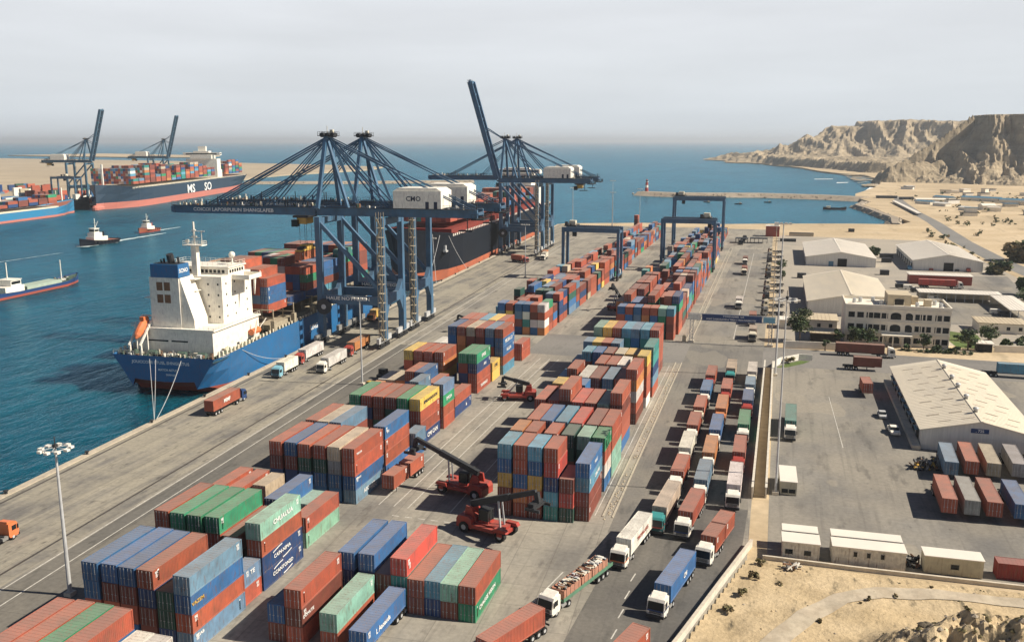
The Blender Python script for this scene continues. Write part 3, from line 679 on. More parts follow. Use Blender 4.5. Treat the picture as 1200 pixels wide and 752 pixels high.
# --- the blue feeder ship at the near berth
sy = 200.0; ship = thing('container_ship', 'blue feeder ship with white aft superstructure moored at the near berth', 'ship', (QX(sy)-17.3, sy, -3.0), QR)
secs = [(0,15.4,9.0,10.4,3.4),(3,15.5,11.0,10.4,1.5),(8,15.6,14.0,10.5,-3),(16,15.6,15.2,10.7,-4),(34,15.6,15.6,11.3,-4),(80,15.6,15.6,12.0,-4),(110,15.2,14.6,12.6,-4),(124,12.5,9.5,13.4,-4),(134,8.0,4.2,14.4,-4),(141,3.0,.6,15.2,-4),(143,.5,.1,15.4,-3.5)]
hb, full = hull_mb(secs, M_hblue, M_boot, M_deckg, boot=1.9)
part('hull', hb, ship)
part('main_deck', deck_mb(full, M_deckg, -1.0), ship)
hm = MB().m(M_stair)    # hatch coaming and lashing bridges
hm.box(-13,13,35,128,11.0,12.6)
for y in (34.3,47.4,60.6,73.8,87,100.2,113.4):
    for x in np.linspace(-14.6,14.6,9): hm.bar((x,y,10.5),(x,y,17.5),.28)
    hm.box(-14.8,14.8,y-.3,y+.3,14.6,14.8); hm.box(-14.8,14.8,y-.3,y+.3,17.2,17.4)
    for x in (-14.6,14.6): hm.bc((x,y,12.4),(1.2,1.4,3.6))
part('hatch_coaming', hm, ship)
rl = MB().m(M_cream)
for s in (-1,1):
    for i in range(3, 120, 2):
        z = 10.6+i*.016; rl.bc((s*15.0, i, z+.15), (.35,.7,1.3))
    rl.box(*sorted((s*14.4, s*15.4)), 4, 122, 10.05, 10.2)
rl.rails([(-15.2,.2,10.4),(15.2,.2,10.4)], 1.1, .06, 1.6)
part('deck_rail', rl, ship)
rr = random.Random(5); ck = MB(); rand_clutter(ck, -14.5, 14.5, .8, 5.2, 9.6, 90, rr, 1.1); rand_clutter(ck, 9.5, 14.4, 6, 30, 9.8, 60, rr, 1.0); rand_clutter(ck,-14,14,116,124,12,30,rr,1.4)
for x in (-11,-5,4,10): ck.m(M_deckg).tube((x-1.2,3,10.6),(x+1.2,3,10.6),.7,8)
part('mooring_gear', ck, ship)['kind'] = 'stuff'
su = MB().m(M_white)
su.box(-11.6,11.6,6.0,31,9.6,16.4); su.box(-12.2,12.2,5.7,31.3,16.4,16.8)        # deckhouse
su.box(-7.6,9.8,15.0,31,16.8,30.0)                                                 # accommodation tower
for z in (19.8,23.0,26.2,29.4): su.box(-8.6,3.6,12.0,15.0,z,z+.18)
su.box(-8.6,-7.6,12.0,30,16.8,29.6)
su.box(-13.9,15.2,20.5,27.6,28.6,28.9); su.box(-13.9,15.2,20.5,20.7,28.9,29.9); su.box(-13.9,15.2,27.4,27.6,28.9,29.9); su.box(-13.9,-13.7,20.7,27.4,28.9,29.9); su.box(15.0,15.2,20.7,27.4,28.9,29.9)
su.box(-9.4,9.4,19.5,28.4,28.9,31.9); su.box(-9.8,9.8,19.1,28.8,31.9,32.2)
su.xprism([(24,28.6),(24,24.0),(25,28.6)],-13.6,-13.2); su.xprism([(24,28.6),(24,24.0),(25,28.6)],14.5,14.9)
su.box(-13.2,-9.5,19,26,17,26.4); su.box(-14.2,-7.6,14,30,23.4,23.6); su.box(-14.6,-11.6,8,20,16.4,16.6)
for z in (19.9,23.1,26.3): su.rails([(-8.6,12.1,z),(3.6,12.1,z)], 1.0, .05, 1.5)
su.rails([(-9.6,19.3,32.2),(9.6,19.3,32.2),(9.6,28.6,32.2),(-9.6,28.6,32.2)], 1.2, .06, 1.5, True)
su.rails([(-12.1,5.8,16.8),(12.1,5.8,16.8),(12.1,31,16.8)], 1.0, .06, 1.4)
su.rails([(-13.9,20.6,29.9),(-13.9,27.5,29.9)], .5, .05, 1.2)
part_su = part('superstructure', su, ship)
wn = MB().m(M_glass)
for x in np.arange(-8.2, 8.4, 1.3): wn.box(x, x+.85, 19.44, 19.5, 30.4, 31.3)
for y in np.arange(20.2, 28, 1.3): wn.box(9.4, 9.46, y, y+.85, 30.4, 31.3)
for z in (18.4,21.4,24.6,27.6):
    for y in (17,21.5,28): wn.box(9.8, 9.85, y, y+.5, z, z+.55)
    for x in (5.4,8.4): wn.box(x, x+.45, 14.95, 15.0, z, z+.55)
wn.box(-9,-2,5.94,6.0,13.1,13.5); wn.box(-1,4,5.94,6.0,13.1,13.5)
for q in range(0, len(wn.v), 8):
    w1 = MB().m(M_glass); w1.add(wn.v[q:q+8], [(3,2,1,0),(4,5,6,7),(0,1,5,4),(1,2,6,5),(2,3,7,6),(3,0,4,7)]); w1.build('window', part_su)
fu = MB().m(M_white); fu.xprism([(7.2,16.8),(7.2,30.6),(12.2,30.6),(15.0,16.8)], -7.4, 1.6)
fu.yprism([(1.6,16.8),(1.6,30.6),(1.7,30.6),(5.4,19.0),(5.4,16.8)], 7.6, 14.0)
fu.m(M_hblue).xprism([(6.9,30.6),(6.9,34.2),(12.0,34.2),(12.4,30.6)], -6.6, 1.9)
fu.m(M_dark).box(-5.9,1.3,7.5,11.6,34.2,34.35)
fn = part('funnel', fu, ship)
gr = MB().m(M_rust)
for x in (-5.2,-2.9):
    for z in (23.6,27.0): gr.box(x, x+1.8, 7.12, 7.2, z, z+2.3)
gr.build('louvre', fn)
xp = MB().m(M_dark); xp.tube((-1.6,9.6,34.2),(-1.6,8.8,36.8),.95,10); xp.tube((-3.7,9.4,34.2),(-3.7,9.1,35.6),.3,6); xp.tube((-4.6,9.4,34.2),(-4.6,9.1,35.3),.25,6); xp.tube((.6,9.6,34.2),(.6,9.2,36),.35,6)
xp.build('exhaust_pipe', fn)
text('SCNO', 1.5, M_mark, fn, (1.93,9.4,32.4), (PI/2,0,PI/2))
ma = MB().m(M_white); ma.box(.6,2.2,15.6,17.2,29.6,38.4); ma.box(-1.6,4.4,15.0,17.8,38.4,38.65); ma.tube((1.4,16.4,38.6),(1.4,16.4,45.0),.3,6)
ma.rails([(-1.5,15.1,38.6),(4.3,15.1,38.6),(4.3,17.7,38.6),(-1.5,17.7,38.6)], 1.1, .07, 1.2, True)
for z, w in ((40.6,1.6),(42.4,1.1)): ma.bar((1.4-w,16.4,z),(1.4+w,16.4,z),.14); ma.bc((1.4,16.4,z+.3),(w,.4,.3))
ma.bar((3.7,16.4,38.6),(3.7,16.4,42.6),.16); ma.bar((2.7,16.4,42.4),(4.7,16.4,42.4),.2); ma.bc((-.8,16.4,39.6),(.7,.7,.9))
part('radar_mast', ma, ship)
ma = MB().m(M_white); ma.tube((7.6,25,32.2),(7.6,25,34.2),.28,6); ma.ball((7.6,25,35.0),.95,10); part('satellite_dome', ma, ship)
dv = MB().m(M_white)        # free-fall lifeboat ramp at the port quarter
for x in (-11.2,-7.8):
    dv.bar((x,2.0,9.6),(x,2.0,13.0),.45); dv.bar((x,1.6,12.6),(x,8.6,19.6),.45); dv.bar((x,8.4,19.4),(x,8.4,16.6),.4); dv.bar((x,5.0,16.2),(x,5.0,9.6),.35)
dv.bar((-11.2,8.6,19.6),(-7.8,8.6,19.6),.4); dv.bar((-11.2,5.0,16.2),(-7.8,5.0,16.2),.3)
dv.rails([(-14,7,16.6),(-12,12,16.6)],1.0,.07,1.2)
da = part('lifeboat_ramp', dv, ship)
lb = MB().m(M_orange); a = Vector((-9.5,2.4,14.3)); b = Vector((-9.5,8.0,19.3))
pr = [(0,.25),(.12,.85),(.3,1.15),(.6,1.2),(.85,1.0),(1,.5)]
for (t0,r0),(t1,r1) in zip(pr, pr[1:]): lb.tube(a.lerp(b,t0), a.lerp(b,t1), r0, 10, r1)
lb.bc(tuple(a.lerp(b,.78)+Vector((0,-.5,1.0))), (1.3,1.5,1.0))
part('lifeboat', lb, ship)
rb = MB().m(M_orange); rb.tube((12.6,24.5,12.6),(12.6,28.8,12.6),.95,8); rb.m(M_white).bar((13.6,24,10.5),(13.6,26.6,16.0),.3); rb.bar((11.6,27,10.5),(14.4,30.4,15.8),.25)
part('rescue_boat', rb, ship)
text('JOUCCOMI ETUSL SHNGLETUS', 1.12, M_mark, ship, (-.8,-.02,8.6), (PI/2,0,0), sx=1.12)
text('MATCH AETUS', .85, M_mark, ship, (1.2,-.02,6.7), (PI/2,0,0)); text('SHANGET', .7, M_mark, ship, (2.2,-.02,5.4), (PI/2,0,0))
text('JUNG YETAR', 2.4, M_mark, ship, (15.64,63,7.5), (PI/2,0,PI/2))

# mooring lines of the feeder: part of the ship, from fairlead to bollard
ml = MB().m(M_lgrey)
def line_w(mb, a, b, r=.05, sag=.8, n=8):
    a = Vector(a); b = Vector(b); q = a
    for i in range(1, n+1):
        t = i/n; p = a.lerp(b, t) - Vector((0,0,sag*4*t*(1-t))); mb.bar(q, p, r*2); q = p
def toloc(X, Y, Z, o):
    v = Matrix.Rotation(-o.rotation_euler.z, 4, 'Z') @ (Vector((X,Y,Z)) - o.location); return tuple(v)
for a, b in (((-4,0,9.5),(QX(170,.9),170,.6)),((-2.2,0,9.5),(QX(170,.9),170,.6)),((5.5,0,9.5),(QX(171,.9),171,.6)),((15.4,14,10),(QX(232,.9),232,.6)),((15.4,118,12),(QX(306,.9),306,.6))):
    line_w(ml, a, toloc(*b, ship), .06, .9)
part('mooring_line', ml, ship)

# --- second ship: black hull, further along the quay
sy = 388.0; ship2 = thing('container_ship', 'black hulled ship with orange waterline moored behind the big cranes', 'ship', (QX(sy)-19.5, sy, -3.0), QR)
secs = [(0,1.0,.3,27.5,-2),(5,6.5,2.0,26.2,-4),(14,12.5,7,24.6,-4),(28,17,14.5,22.8,-4),(45,17.6,17.4,21.0,-4),(240,17.6,17.4,21,-4),(265,17.6,16.2,21,-3.5),(280,17.2,12.0,21,-1),(288,16.5,9.0,21,1.5)]
hb, full = hull_mb(secs, M_hblack, M_boot2, M_deckr, boot=5.0); part('hull', hb, ship2); part('main_deck', deck_mb(full, M_coam, -1.0), ship2)
s2 = MB().m(M_coam); s2.box(-16,16.2,30,236,20.2,24.4)
s2.m(M_white)
for y in np.arange(30,282,3.2): s2.bc((17.2,y,21.6),(.4,1.2,1.1))
part('hatch_coaming', s2, ship2)
s3 = MB().m(M_white); s3.box(-15,15,240,256,20,36); s3.box(-11,11,241,255,36,44); s3.box(-17,17,242,250,44,47); s3.box(-9,9,242,250,47,48); s3.m(M_cream).box(-4,4,259,267,20,42); s3.m(M_white).tube((0,246,48),(0,246,54),.4,6)
s3.m(M_glass).box(-16,16,241.9,241.98,45,46.3); s3.m(M_boot).box(-4.2,4.2,258.8,267.2,38,42.2); part('superstructure', s3, ship2)
an = MB().m(M_lgrey); an.bc((14.6,24,15.8),(1.2,1.6,2.4)); an.bc((14.9,24,14.2),(1.6,3.4,.8)); part('anchor', an, ship2)
ml = MB().m(M_lgrey)
for a, b in (((14,18,22.5),(QX(366,.9),366,.6)),((16,26,21.5),(QX(431,.9),431,.6)),((12,13,23.5),(QX(381,.9),381,.6))): line_w(ml, a, toloc(*b, ship2), .08, 1.2)
part('mooring_line', ml, ship2)

# --- big dark ship across the basin
bx, by = -628.0, 742.0; ex, ey = -738.0, 1150.0; ang = math.atan2(-(ex-bx), ey-by); LL = math.hypot(ex-bx, ey-by)
ship3 = thing('container_ship', 'long dark blue container ship with big white letters across the basin', 'ship', (bx-14, by+4, -3.0), ang)
secs = [(-4,.6,.2,25,-3),(6,8,2,24,-4),(20,17,9,22.5,-4),(48,22.5,20,20.5,-4),(80,23,22.5,19.5,-4),(330,23,22.5,19.5,-4),(375,23,18,19.5,-3),(400,22,12,20,0),(LL-8,20,9,20,4)]
hb, full = hull_mb(secs, mat('hull slate paint', (0.022,0.045,0.075), 0.5, 0.1, 0.05), mat('hull pink boot', (0.48,0.15,0.11), 0.7, 0.1, 0.05), M_deckr, boot=6.5)
hb.m(mat('hull pink boot',(0,0,0))); 
for i in range(5): hb.ball((0,-6+i*3,1.5), 3.6, 10)
part('hull', hb, ship3); part('main_deck', deck_mb(full, M_deckr, -1.2), ship3)
s3 = MB().m(M_cream)
for y in np.arange(30,400,3.6): s3.bc((23.0,y,20.2),(.5,1.4,1.5)); 
s3.box(-20,20,40,300,18,20.6); part('deck_rail', s3, ship3)
s3 = MB().m(M_white); s3.box(-20,20,292,306,19,44); s3.box(-14,14,290,305,44,49); s3.box(-24,24,293,300,48.5,52); s3.box(-10,10,292,302,52,54); s3.box(-5,5,296,300,54,60); s3.box(-18,18,306,316,19,30)
s3.m(M_glass).box(23.9,24.05,294,299,49.6,51); s3.box(-20,20,292.9,293,49.6,51); s3.m(M_dark).box(-4,4,310,314,30,40); s3.m(M_white).bar((0,14,22),(0,14,44),1.6)
part('superstructure', s3, ship3)
text('MS', 13.5, M_mark, ship3, (23.3,188,11.0), (PI/2,0,PI/2), sx=1.5); text('SO', 13.5, M_mark, ship3, (23.3,245,11.0), (PI/2,0,PI/2), sx=1.5)
# its cargo and the far ships' cargo are collected for the stuff object
def ship_cargo(org, x0, x1, bays, z0, seed, hmin, hmax, desc, grp, pitch=2.55, right_known=None, codes='rrrrrmmmbbnsltgewor'):
    rr = random.Random(seed)
    n = int((x1-x0)/pitch)
    for bi, (y, L) in enumerate(bays):
        cols = []; h = rr.randint(hmin, hmax)
        for i in range(n):
            if rr.random() < .2: h = rr.randint(hmin, hmax)
            cols.append((x0+pitch*i, ''.join(rr.choice(codes) for _ in range(h))))
        if right_known and bi in right_known:
            rk = right_known[bi]
            for q in range(len(rk)): cols[n-len(rk)+q] = (cols[n-len(rk)+q][0], rk[q])
        # stacks numbered by hand below: ships have more than twelve across
        for i, (x, s) in enumerate(cols):
            m_ = n - i
            side = ('%s from quay side' % ORD[m_-1]) if m_ <= 12 else 'far side'
            bo_ = ORD[bi] if bi < 12 else 'rear'
            for j, ch in enumerate(s):
                lx, ly = x + CW/2, y + L/2; ox, oy, a = org
                X = ox + lx*math.cos(a) - ly*math.sin(a); Y = oy + lx*math.sin(a) + ly*math.cos(a); c_, nm = PAL[ch]
                RECS.append(dict(x=X, y=Y, z=z0+(len(s)-1-j)*(CH+.01), L=L, rz=a, col=jit(c_, rr), name=nm, code=ch,
                   label='%s container, %s, stack %s, %s %s' % (nm, TIER[len(s)][j], side, bo_, desc), group=grp, key=(desc, bi, i, j)))
o1 = (ship.location.x, ship.location.y, QR)
ship_cargo(o1, -15.3, 15.4, [(35.2,11.6),(48.0,12.19),(61.2,12.19),(74.4,12.19),(87.6,12.19),(100.8,12.19)], 13.3, 41, 4, 5, 'bay of blue ship', 'containers stowed on the blue ship', 2.56,
           {0: ['mmrmrr','mlslmm','rrmrmm','mmslr','rrrsr','rbbr'], 1: ['mr','m','m','r','m','n']})
o2 = (ship2.location.x, ship2.location.y, QR)
ship_cargo(o2, -16, 16.6, [(34+13.3*i, 12.19) for i in range(15)], 24.4, 43, 1, 3, 'bay of black ship', 'containers stowed on the black ship', codes='rrrmmmrmorkmrbt')
o3 = (ship3.location.x, ship3.location.y, ang)
ship_cargo(o3, -22, 22.6, [(36+14.4*i, 12.19) for i in range(17)], 20.6, 47, 2, 7, 'bay', 'cargo')
ship_cargo(o3, -22, 22.6, [(320+14.4*i, 12.19) for i in range(5)], 20.6, 53, 5, 7, 'bay', 'cargo')

# --- light blue ship at the left edge
sb = thing('container_ship', 'light blue feeder ship loaded with boxes at the left edge', 'ship', (-641, 706.0, -3.0), R(189.0))
secs = [(-8,.5,.2,13,-2),(6,6,2.4,11.5,-3),(20,11,8.5,9.5,-3),(38,12.5,12.3,8.0,-3),(170,12.5,12,8.0,-3)]
M_hl = mat('hull light blue paint', (0.02,0.19,0.36), 0.45, 0.08, 0.1)
hb, full = hull_mb(secs, M_hl, mat('hull pink boot',(0,0,0)), M_deckr, boot=1.8); part('hull', hb, sb); part('main_deck', deck_mb(full, M_deckr, -1), sb)
s3 = MB().m(M_cream); s3.box(-10,10,30,165,7,9.0); s3.bar((0,18,12),(0,18,22),.7); s3.bar((0,95,12),(0,95,38),2.0); s3.bar((0,95,36),(10,84,32),1.0); s3.m(M_navy).bc((0,95,28),(5,5,6))
part('hatch_coaming', s3, sb)
o4 = (sb.location.x, sb.location.y, R(189.0)); ship_cargo(o4, -11.5, 11.6, [(34+13.4*i, 12.19) for i in range(9)], 9.0, 59, 1, 3, 'bay', 'cargo')
# dark ship partly hidden between the two
sc = thing('cargo_ship', 'dark hulled ship half hidden beyond the light blue feeder', 'ship', (-668, 752, -3.0), R(168))
secs = [(-10,.6,.2,12,-2),(4,7,3,10.5,-3),(20,12,10,9.5,-3),(90,12,11.5,9.5,-3)]
hb, full = hull_mb(secs, M_hblack, M_hblack, M_deckr, boot=1); part('hull', hb, sc); part('main_deck', deck_mb(full, M_deckg, -1), sc)
s3 = MB().m(M_white); s3.bc((0,4,12.5),(5,5,5)); s3.bar((0,20,9),(0,20,22),1.0); part('superstructure', s3, sc)

# --- tugs
def tug(label, loc, rz, mh, mband, k=1.0):
    t = thing('tugboat', label, 'tugboat', loc, rz, 'tugs under way in the basin')
    secs = [(-15,4.6,3.2,2.6,-1),(-12,5.2,4.6,2.4,-1.5),(0,5.4,5.0,2.6,-1.5),(8,5.0,3.6,3.4,-1.5),(13,2.8,1.4,4.4,-1.5),(15.5,.5,.2,5.0,-1)]
    secs = [(a*k,b*k,c_*k,d*k,e) for a,b,c_,d,e in secs]
    hb, full = hull_mb(secs, mh, mband, M_deckg, boot=.8); part('hull', hb, t); part('main_deck', deck_mb(full, M_deckr, -.5), t)
    s = MB().m(M_white); s.box(-3.4,3.4,-5,7,2,5.2); s.box(-2.8,2.8,-1,6,5.2,7.8); s.box(-2.2,2.2,1,5,7.8,10.4); s.box(-2.5,2.5,.7,5.3,10.4,10.7)
    s.m(M_glass).box(-2.0,2.0,5.0,5.06,8.6,9.9); s.box(2.2,2.26,1.3,4.7,8.6,9.9); s.box(-2.26,-2.2,1.3,4.7,8.6,9.9); part('wheelhouse', s, t)
    s = MB().m(M_white).bar((0,2,10.6),(0,2,17),.35); s.bar((-1.4,2,14),(1.4,2,14),.2); s.bar((0,2,10.7),(0,-1,15),.15); part('mast', s, t)
    s = MB().m(mband)
    for x in (-1.8,1.8): s.tube((x,-3,5),(x,-3,8.4),.6,8)
    part('funnel', s, t)
    s = MB().m(M_tyre)
    for i in range(7): s.ball((5.3*k,-10*k+i*3*k,2.0),.7,6); s.ball((-5.3*k,-10*k+i*3*k,2.0),.7,6)
    part('fender', s, t)
    return t
tug('white tug with a black hull under way, nearer the camera', (-430,497,-3), R(177), M_hblack, M_hblack, 1.02)
t2_ = tug('small tug with an orange red hull under way behind the other', (-453,577,-3), R(184), M_boot2, M_red, .95); t2_.scale = (.8,.8,.8)
wk = MB().m(mat('wake foam', (0.50,0.60,0.60), 0.8, 0.3, 0.5))
def wake(ax, ay, bx_, by_, w0, w1):
    a = Vector((ax,ay)); b = Vector((bx_,by_)); d = (b-a).normalized(); n = Vector((-d.y,d.x)); rr = random.Random(1)
    P = [];Q = []
    for i in range(21):
        t = i/20; p = a.lerp(b,t); w = (w0+(w1-w0)*t)*rr.uniform(.5,1.1)/2; P.append(p+n*w); Q.append(p-n*w)
    v = [(p.x,p.y,-2.95) for p in P] + [(p.x,p.y,-2.95) for p in Q]
    wk.add(v, [(i,i+1,21+i+1,21+i) for i in range(20)])
wake(-431,511,-434,572,7,2.5); wake(-452,588,-453,616,5,1.6); wake(-430,480,-428,512,11,8); wake(-419,400,-417,452,1.4,.7)
wake(-440,425,-345,420,1.6,.9) if False else None
struct(wk.build('wake'))

# --- small coaster at the left
bg_ = thing('coastal_barge', 'small blue coaster with long pale hold cover, at left edge', 'barge', (-316, 306, -3.0), R(9.0) )
def coaster(t):
    secs = [(-9,4.2,3.2,3.2,-1),(-6,4.8,4.4,3.0,-1),(8,5.0,4.8,2.4,-1),(38,5.0,4.8,2.4,-1),(45,3.8,2.6,3.4,-1),(51,.5,.2,4.6,-1)]
    hb, full = hull_mb(secs, M_navy, M_boot, M_deckg, boot=1.0); part('hull', hb, t); part('main_deck', deck_mb(full, M_deckg, -.6), t)
    s = MB().m(mat('tarpaulin', (0.34,0.42,0.34), 0.8, 0.15, .5)); s.box(-3.6,3.6,14,36,1.8,3.5); part('hold_cover', s, t)
    s = MB().m(M_white); s.box(-4,4,1,12,2,4.8); s.box(-3.4,3.4,5,11,4.8,7.4); s.box(-3.8,3.8,4.7,11.3,7.4,7.6); s.m(M_glass).box(-3,3,11.0,11.05,5.6,6.8); s.box(3.4,3.45,5.4,10.6,5.6,6.8); part('wheelhouse', s, t)
    s = MB().m(M_white); s.bar((0,7,4.8),(0,7,15),.35); part('mast', s, t)
    s = MB().m(M_white); s.bar((0,40,2.5),(0,40,12),.35); part('mast', s, t)
    s = MB(); rand_clutter(s,-3.6,3.6,37,46,2.4,24,random.Random(3),1.0); part('deck_gear', s, t)
coaster(bg_); bg_.location = (-321, 307, -3); bg_.rotation_euler = (0,0,R(3))
sm_ = thing('dhow', 'long low dark boat anchored in the small bay', 'boat', (55,957,-3), R(-88))
hb, full = hull_mb([(-11,1.6,1.0,2.6,-1),(-6,2.8,2.2,1.7,-1),(5,2.8,2.2,1.7,-1),(11,.4,.2,2.9,-1)], M_hblack, M_boot, M_deckg, boot=.4); part('hull', hb, sm_); part('main_deck', deck_mb(full, M_cream, -.4), sm_)
part('cabin', MB().m(M_cream).box(-1.6,1.6,-8,-4,1.4,3.4), sm_)
for (x, y, rz_) in ((-40,1010,80),(-10,1045,95),(-75,1030,60)):
    t = MB().m(M_dark); t.prism([(-.9,-4),(.9,-4),(1.1,1),(0,4.4),(-1.1,1)],0,1.0); t.m(M_cream).box(-.6,.6,-2.6,-.6,1.0,2.0)
    q = t.build('fishing_boat', None, (x,y,-3.05), R(rz_)); tag(q, 'tiny dark fishing boat afloat inside the breakwater', 'boat', 'fishing boats inside the breakwater')
# ------------------------------------------------------------------ ship-to-shore cranes
def sts(label, X, Y, rz, raised=False, words=None, house=None, mcol=None, spreader_z=None, grp='ship to shore cranes'):
    MC = mcol or M_crane
    t = thing('quay_crane', label, 'crane', (X, Y, 0.0), rz, grp)
    GA, W_, ZB, ZT = 21.0, 17.0, 40.6, 43.2
    for x in (0, GA):                                   # portal legs
        for y in (0, W_):
            p_ = MB().m(MC); p_.bar((x,y,2.4),(x,y,14.0),1.9,2.4); p_.bar((x,y,14),(x,y,ZB),1.7,2.0); part('leg', p_, t)
            b = MB().m(M_lgrey if x else M_grey); b.bar((x,y-5.4,2.7),(x,y+5.4,2.7),.9,1.7); b.m(M_dark)
            for s in (-1,1):
                b.bar((x,y+s*2.3-1.6,1.35),(x,y+s*2.3+1.6,1.35),.7,.7)
                for q in (-1.3,-.45,.45,1.3): b.tube((x-.35,y+s*2.3+q*1.2,.42),(x+.35,y+s*2.3+q*1.2,.42),.42,8)
            part('bogie', b, t)
    s = MB().m(MC)
    for x in (0, GA):
        s.bar((x,0,14.6),(x,W_,14.6),1.6,3.0)            # portal tie along the quay
        s.add([], []); s.xprism([(1.0,16.0),(1.0,19.5),(4.6,16.0)], x-.7, x+.7); s.xprism([(W_-1,16.0),(W_-1,19.5),(W_-4.6,16.0)], x-.7, x+.7)
        s.xprism([(1.0,13.2),(1.0,8.8),(4.0,13.2)], x-.8, x+.8); s.xprism([(W_-1,13.2),(W_-1,8.8),(W_-4,13.2)], x-.8, x+.8)
        s.bar((x,0,ZB-1.3),(x,W_,ZB-1.3),1.4,2.0)
    for y in (0, W_):
        s.bar((0,y,14.6),(GA,y,14.6),1.5,2.6)
        s.bar((0,y,39.2),(GA,y,17.0),1.15,1.15)
    part('portal_frame', s, t)
    s = MB().m(MC)
    for y in (0, W_):                                   # A-frame
        s.bar((0,y,ZT),(.6,8.5+(y-8.5)*.22,64.6),1.1,1.1)
        s.bar((8.5,8.5+(y-8.5)*.5,ZT),(1.2,8.5+(y-8.5)*.2,64.2),.85,.85)
    s.bar((.7,6.4,64.6),(.7,10.6,64.6),1.4,1.4)
    part('apex_frame', s, t)
    s = MB().m(M_dark); s.bc((.8,8.5,65.6),(5.4,5.0,.25)); s.rails([(-1.8,6.1,65.7),(3.4,6.1,65.7),(3.4,10.9,65.7),(-1.8,10.9,65.7)],1.1,.08,1.3,True)
    for x in (-1.0,.8,2.6): s.tube((x,7.2,65.8),(x,9.8,65.8),.75,8)
    s.m(M_cream).bc((2.0,8.5,66.7),(1.0,1.0,1.4)); s.bar((.4,8.5,66),(.4,8.5,68.6),.15)
    part('sheave_platform', s, t)
    def girder(mb, p0, p1):
        for y in (5.2, 11.8): mb.bar((p0[0],y,p0[1]),(p1[0],y,p1[1]),1.15,2.5)
        n = int(math.hypot(p1[0]-p0[0],p1[1]-p0[1])/7)
        for i in range(n+1):
            x = p0[0]+(p1[0]-p0[0])*i/n; z = p0[1]+(p1[1]-p0[1])*i/n; mb.bar((x,5.2,z),(x,11.8,z),.5,.9)
    zc = (ZB+ZT)/2
    s = MB().m(MC); girder(s, (-2.4,zc), (50.5,zc)); part('trolley_girder', s, t)
    s = MB().m(M_dark)
    for y in (4.2, 12.8):
        s.box(-2,50,y-.5,y+.5,ZT+.02,ZT+.12); s.rails([(-2,y,ZT+.1),(50,y,ZT+.1)],1.15,.07,2.4)
    rand_clutter(s, 5, 46, 5, 12, ZT, 26, random.Random(int(Y)), 1.0)
    part('walkway', s, t)
    s = MB().m(MC)
    if not raised:
        girder(s, (-3.0,zc), (-54.0,zc)); s.bar((-54,4.4,zc),(-54,12.6,zc),1.0,2.0)
        bo = part('boom', s, t)
        w = MB().m(M_dark)
        for y in (4.2, 12.8): w.box(-54,-4,y-.5,y+.5,ZT+.02,ZT+.12); w.rails([(-54,y,ZT+.1),(-4,y,ZT+.1)],1.15,.08,2.2)
        rand_clutter(w, -52, -4, 4.6, 12.4, ZT, 46, random.Random(9), .9)
        for x in (-13,-12.2,-24,-37): w.m(M_dark).bar((x,4.2,ZT),(x,4.2,ZT+3.2),.22)
        w.build('boom_walkway', bo)
        if words: text(words[0], 1.55, M_mark, bo, (-32,4.60,zc), (PI/2,0,0), sx=1.15)
    else:
        girder(s, (-3.6,zc+.5), (-19.0,96.5)); s.bar((-19,4.4,96.5),(-19,12.6,96.5),1.4,1.4)
        s.bar((-18.6,4.4,95),(-18.6,4.4,97.8),.5); bo = part('boom', s, t)
        w = MB().m(M_dark)
        for i in range(22):
            f = i/22; x = -3.9-15.1*f; z = zc+2+52.5*f; w.bar((x-1.2,5.0,z),(x-1.2,12,z+.6),.25); w.bar((x-1.5,5,z),(x-2.2,5,z+2.4),.16)
        w.rails([(-20.5,5,96.5),(-17.5,5,96.5)],1.1,.08,1)
        w.build('boom_walkway', bo)
    s = MB().m(MC)                                       # stays
    ap = [(0,7.4,64.8),(0,9.6,64.8)]
    for a, y in zip(ap, (5.0,12.0)):
        a = Vector(a)
        if not raised:
            for e, w in (((-41.5,y,ZT+.4),.42),((-21.0,y,ZT+.4),.32)): s.bar(a, e, w, w); s.bar(a+Vector((0,0,-.7)), Vector(e)+Vector((1.4,0,0)), w*.8, w*.8)
            s.bar((-41.5,y,ZT),(-41.5,y,ZT+1.6),.7); s.bar((-21,y,ZT),(-21,y,ZT+1.6),.6)
        else:
            s.bar(a, (-11.2,y,71.5), .45, .45); s.bar((-11.2,y,71.5), (-16.5,y,88), .3, .3)
            s.bar(a,(-14.5,y,57),.01) if False else None
        for dz in (0,-.8): s.bar(a+Vector((1.6,0,dz)), (46.5-dz*2,y,ZT+.4), .32, .32)
        s.bar(a+Vector((1.4,0,0)), (GA+.5,y,ZT+.3), .42, .42); s.bar(a+Vector((1.0,0,-.4)), (GA-1.5,y,ZT+.3), .38, .38)
    if raised:   # slack forestays folded over the raised boom and down to the girder
        for y in (5.0,12.0): s.bar((.4,y,64.4),(-10,y,59.5),.4,.4)
    part('stay', s, t)
    s = MB().m(M_white); s.box(24.0,39.5,3.0,14.0,ZT+.3,ZT+5.6); s.yprism([(24,ZT+5.6),(39.5,ZT+5.6),(38,ZT+6.5),(25.5,ZT+6.5)],3.4,13.6)
    hs = part('machinery_house', s, t)
    if house: text(house, 2.1, M_markb, hs, (30.6,2.97,ZT+3.2), (PI/2,0,0))
    d = MB().m(M_markb)
    for x in (34.5,37.2): d.box(x,x+1.1,2.93,2.99,ZT+.3,ZT+2.4)
    d.build('door', hs)
    s = MB().m(M_dark)                                   # end platform + stair tower + cable reel
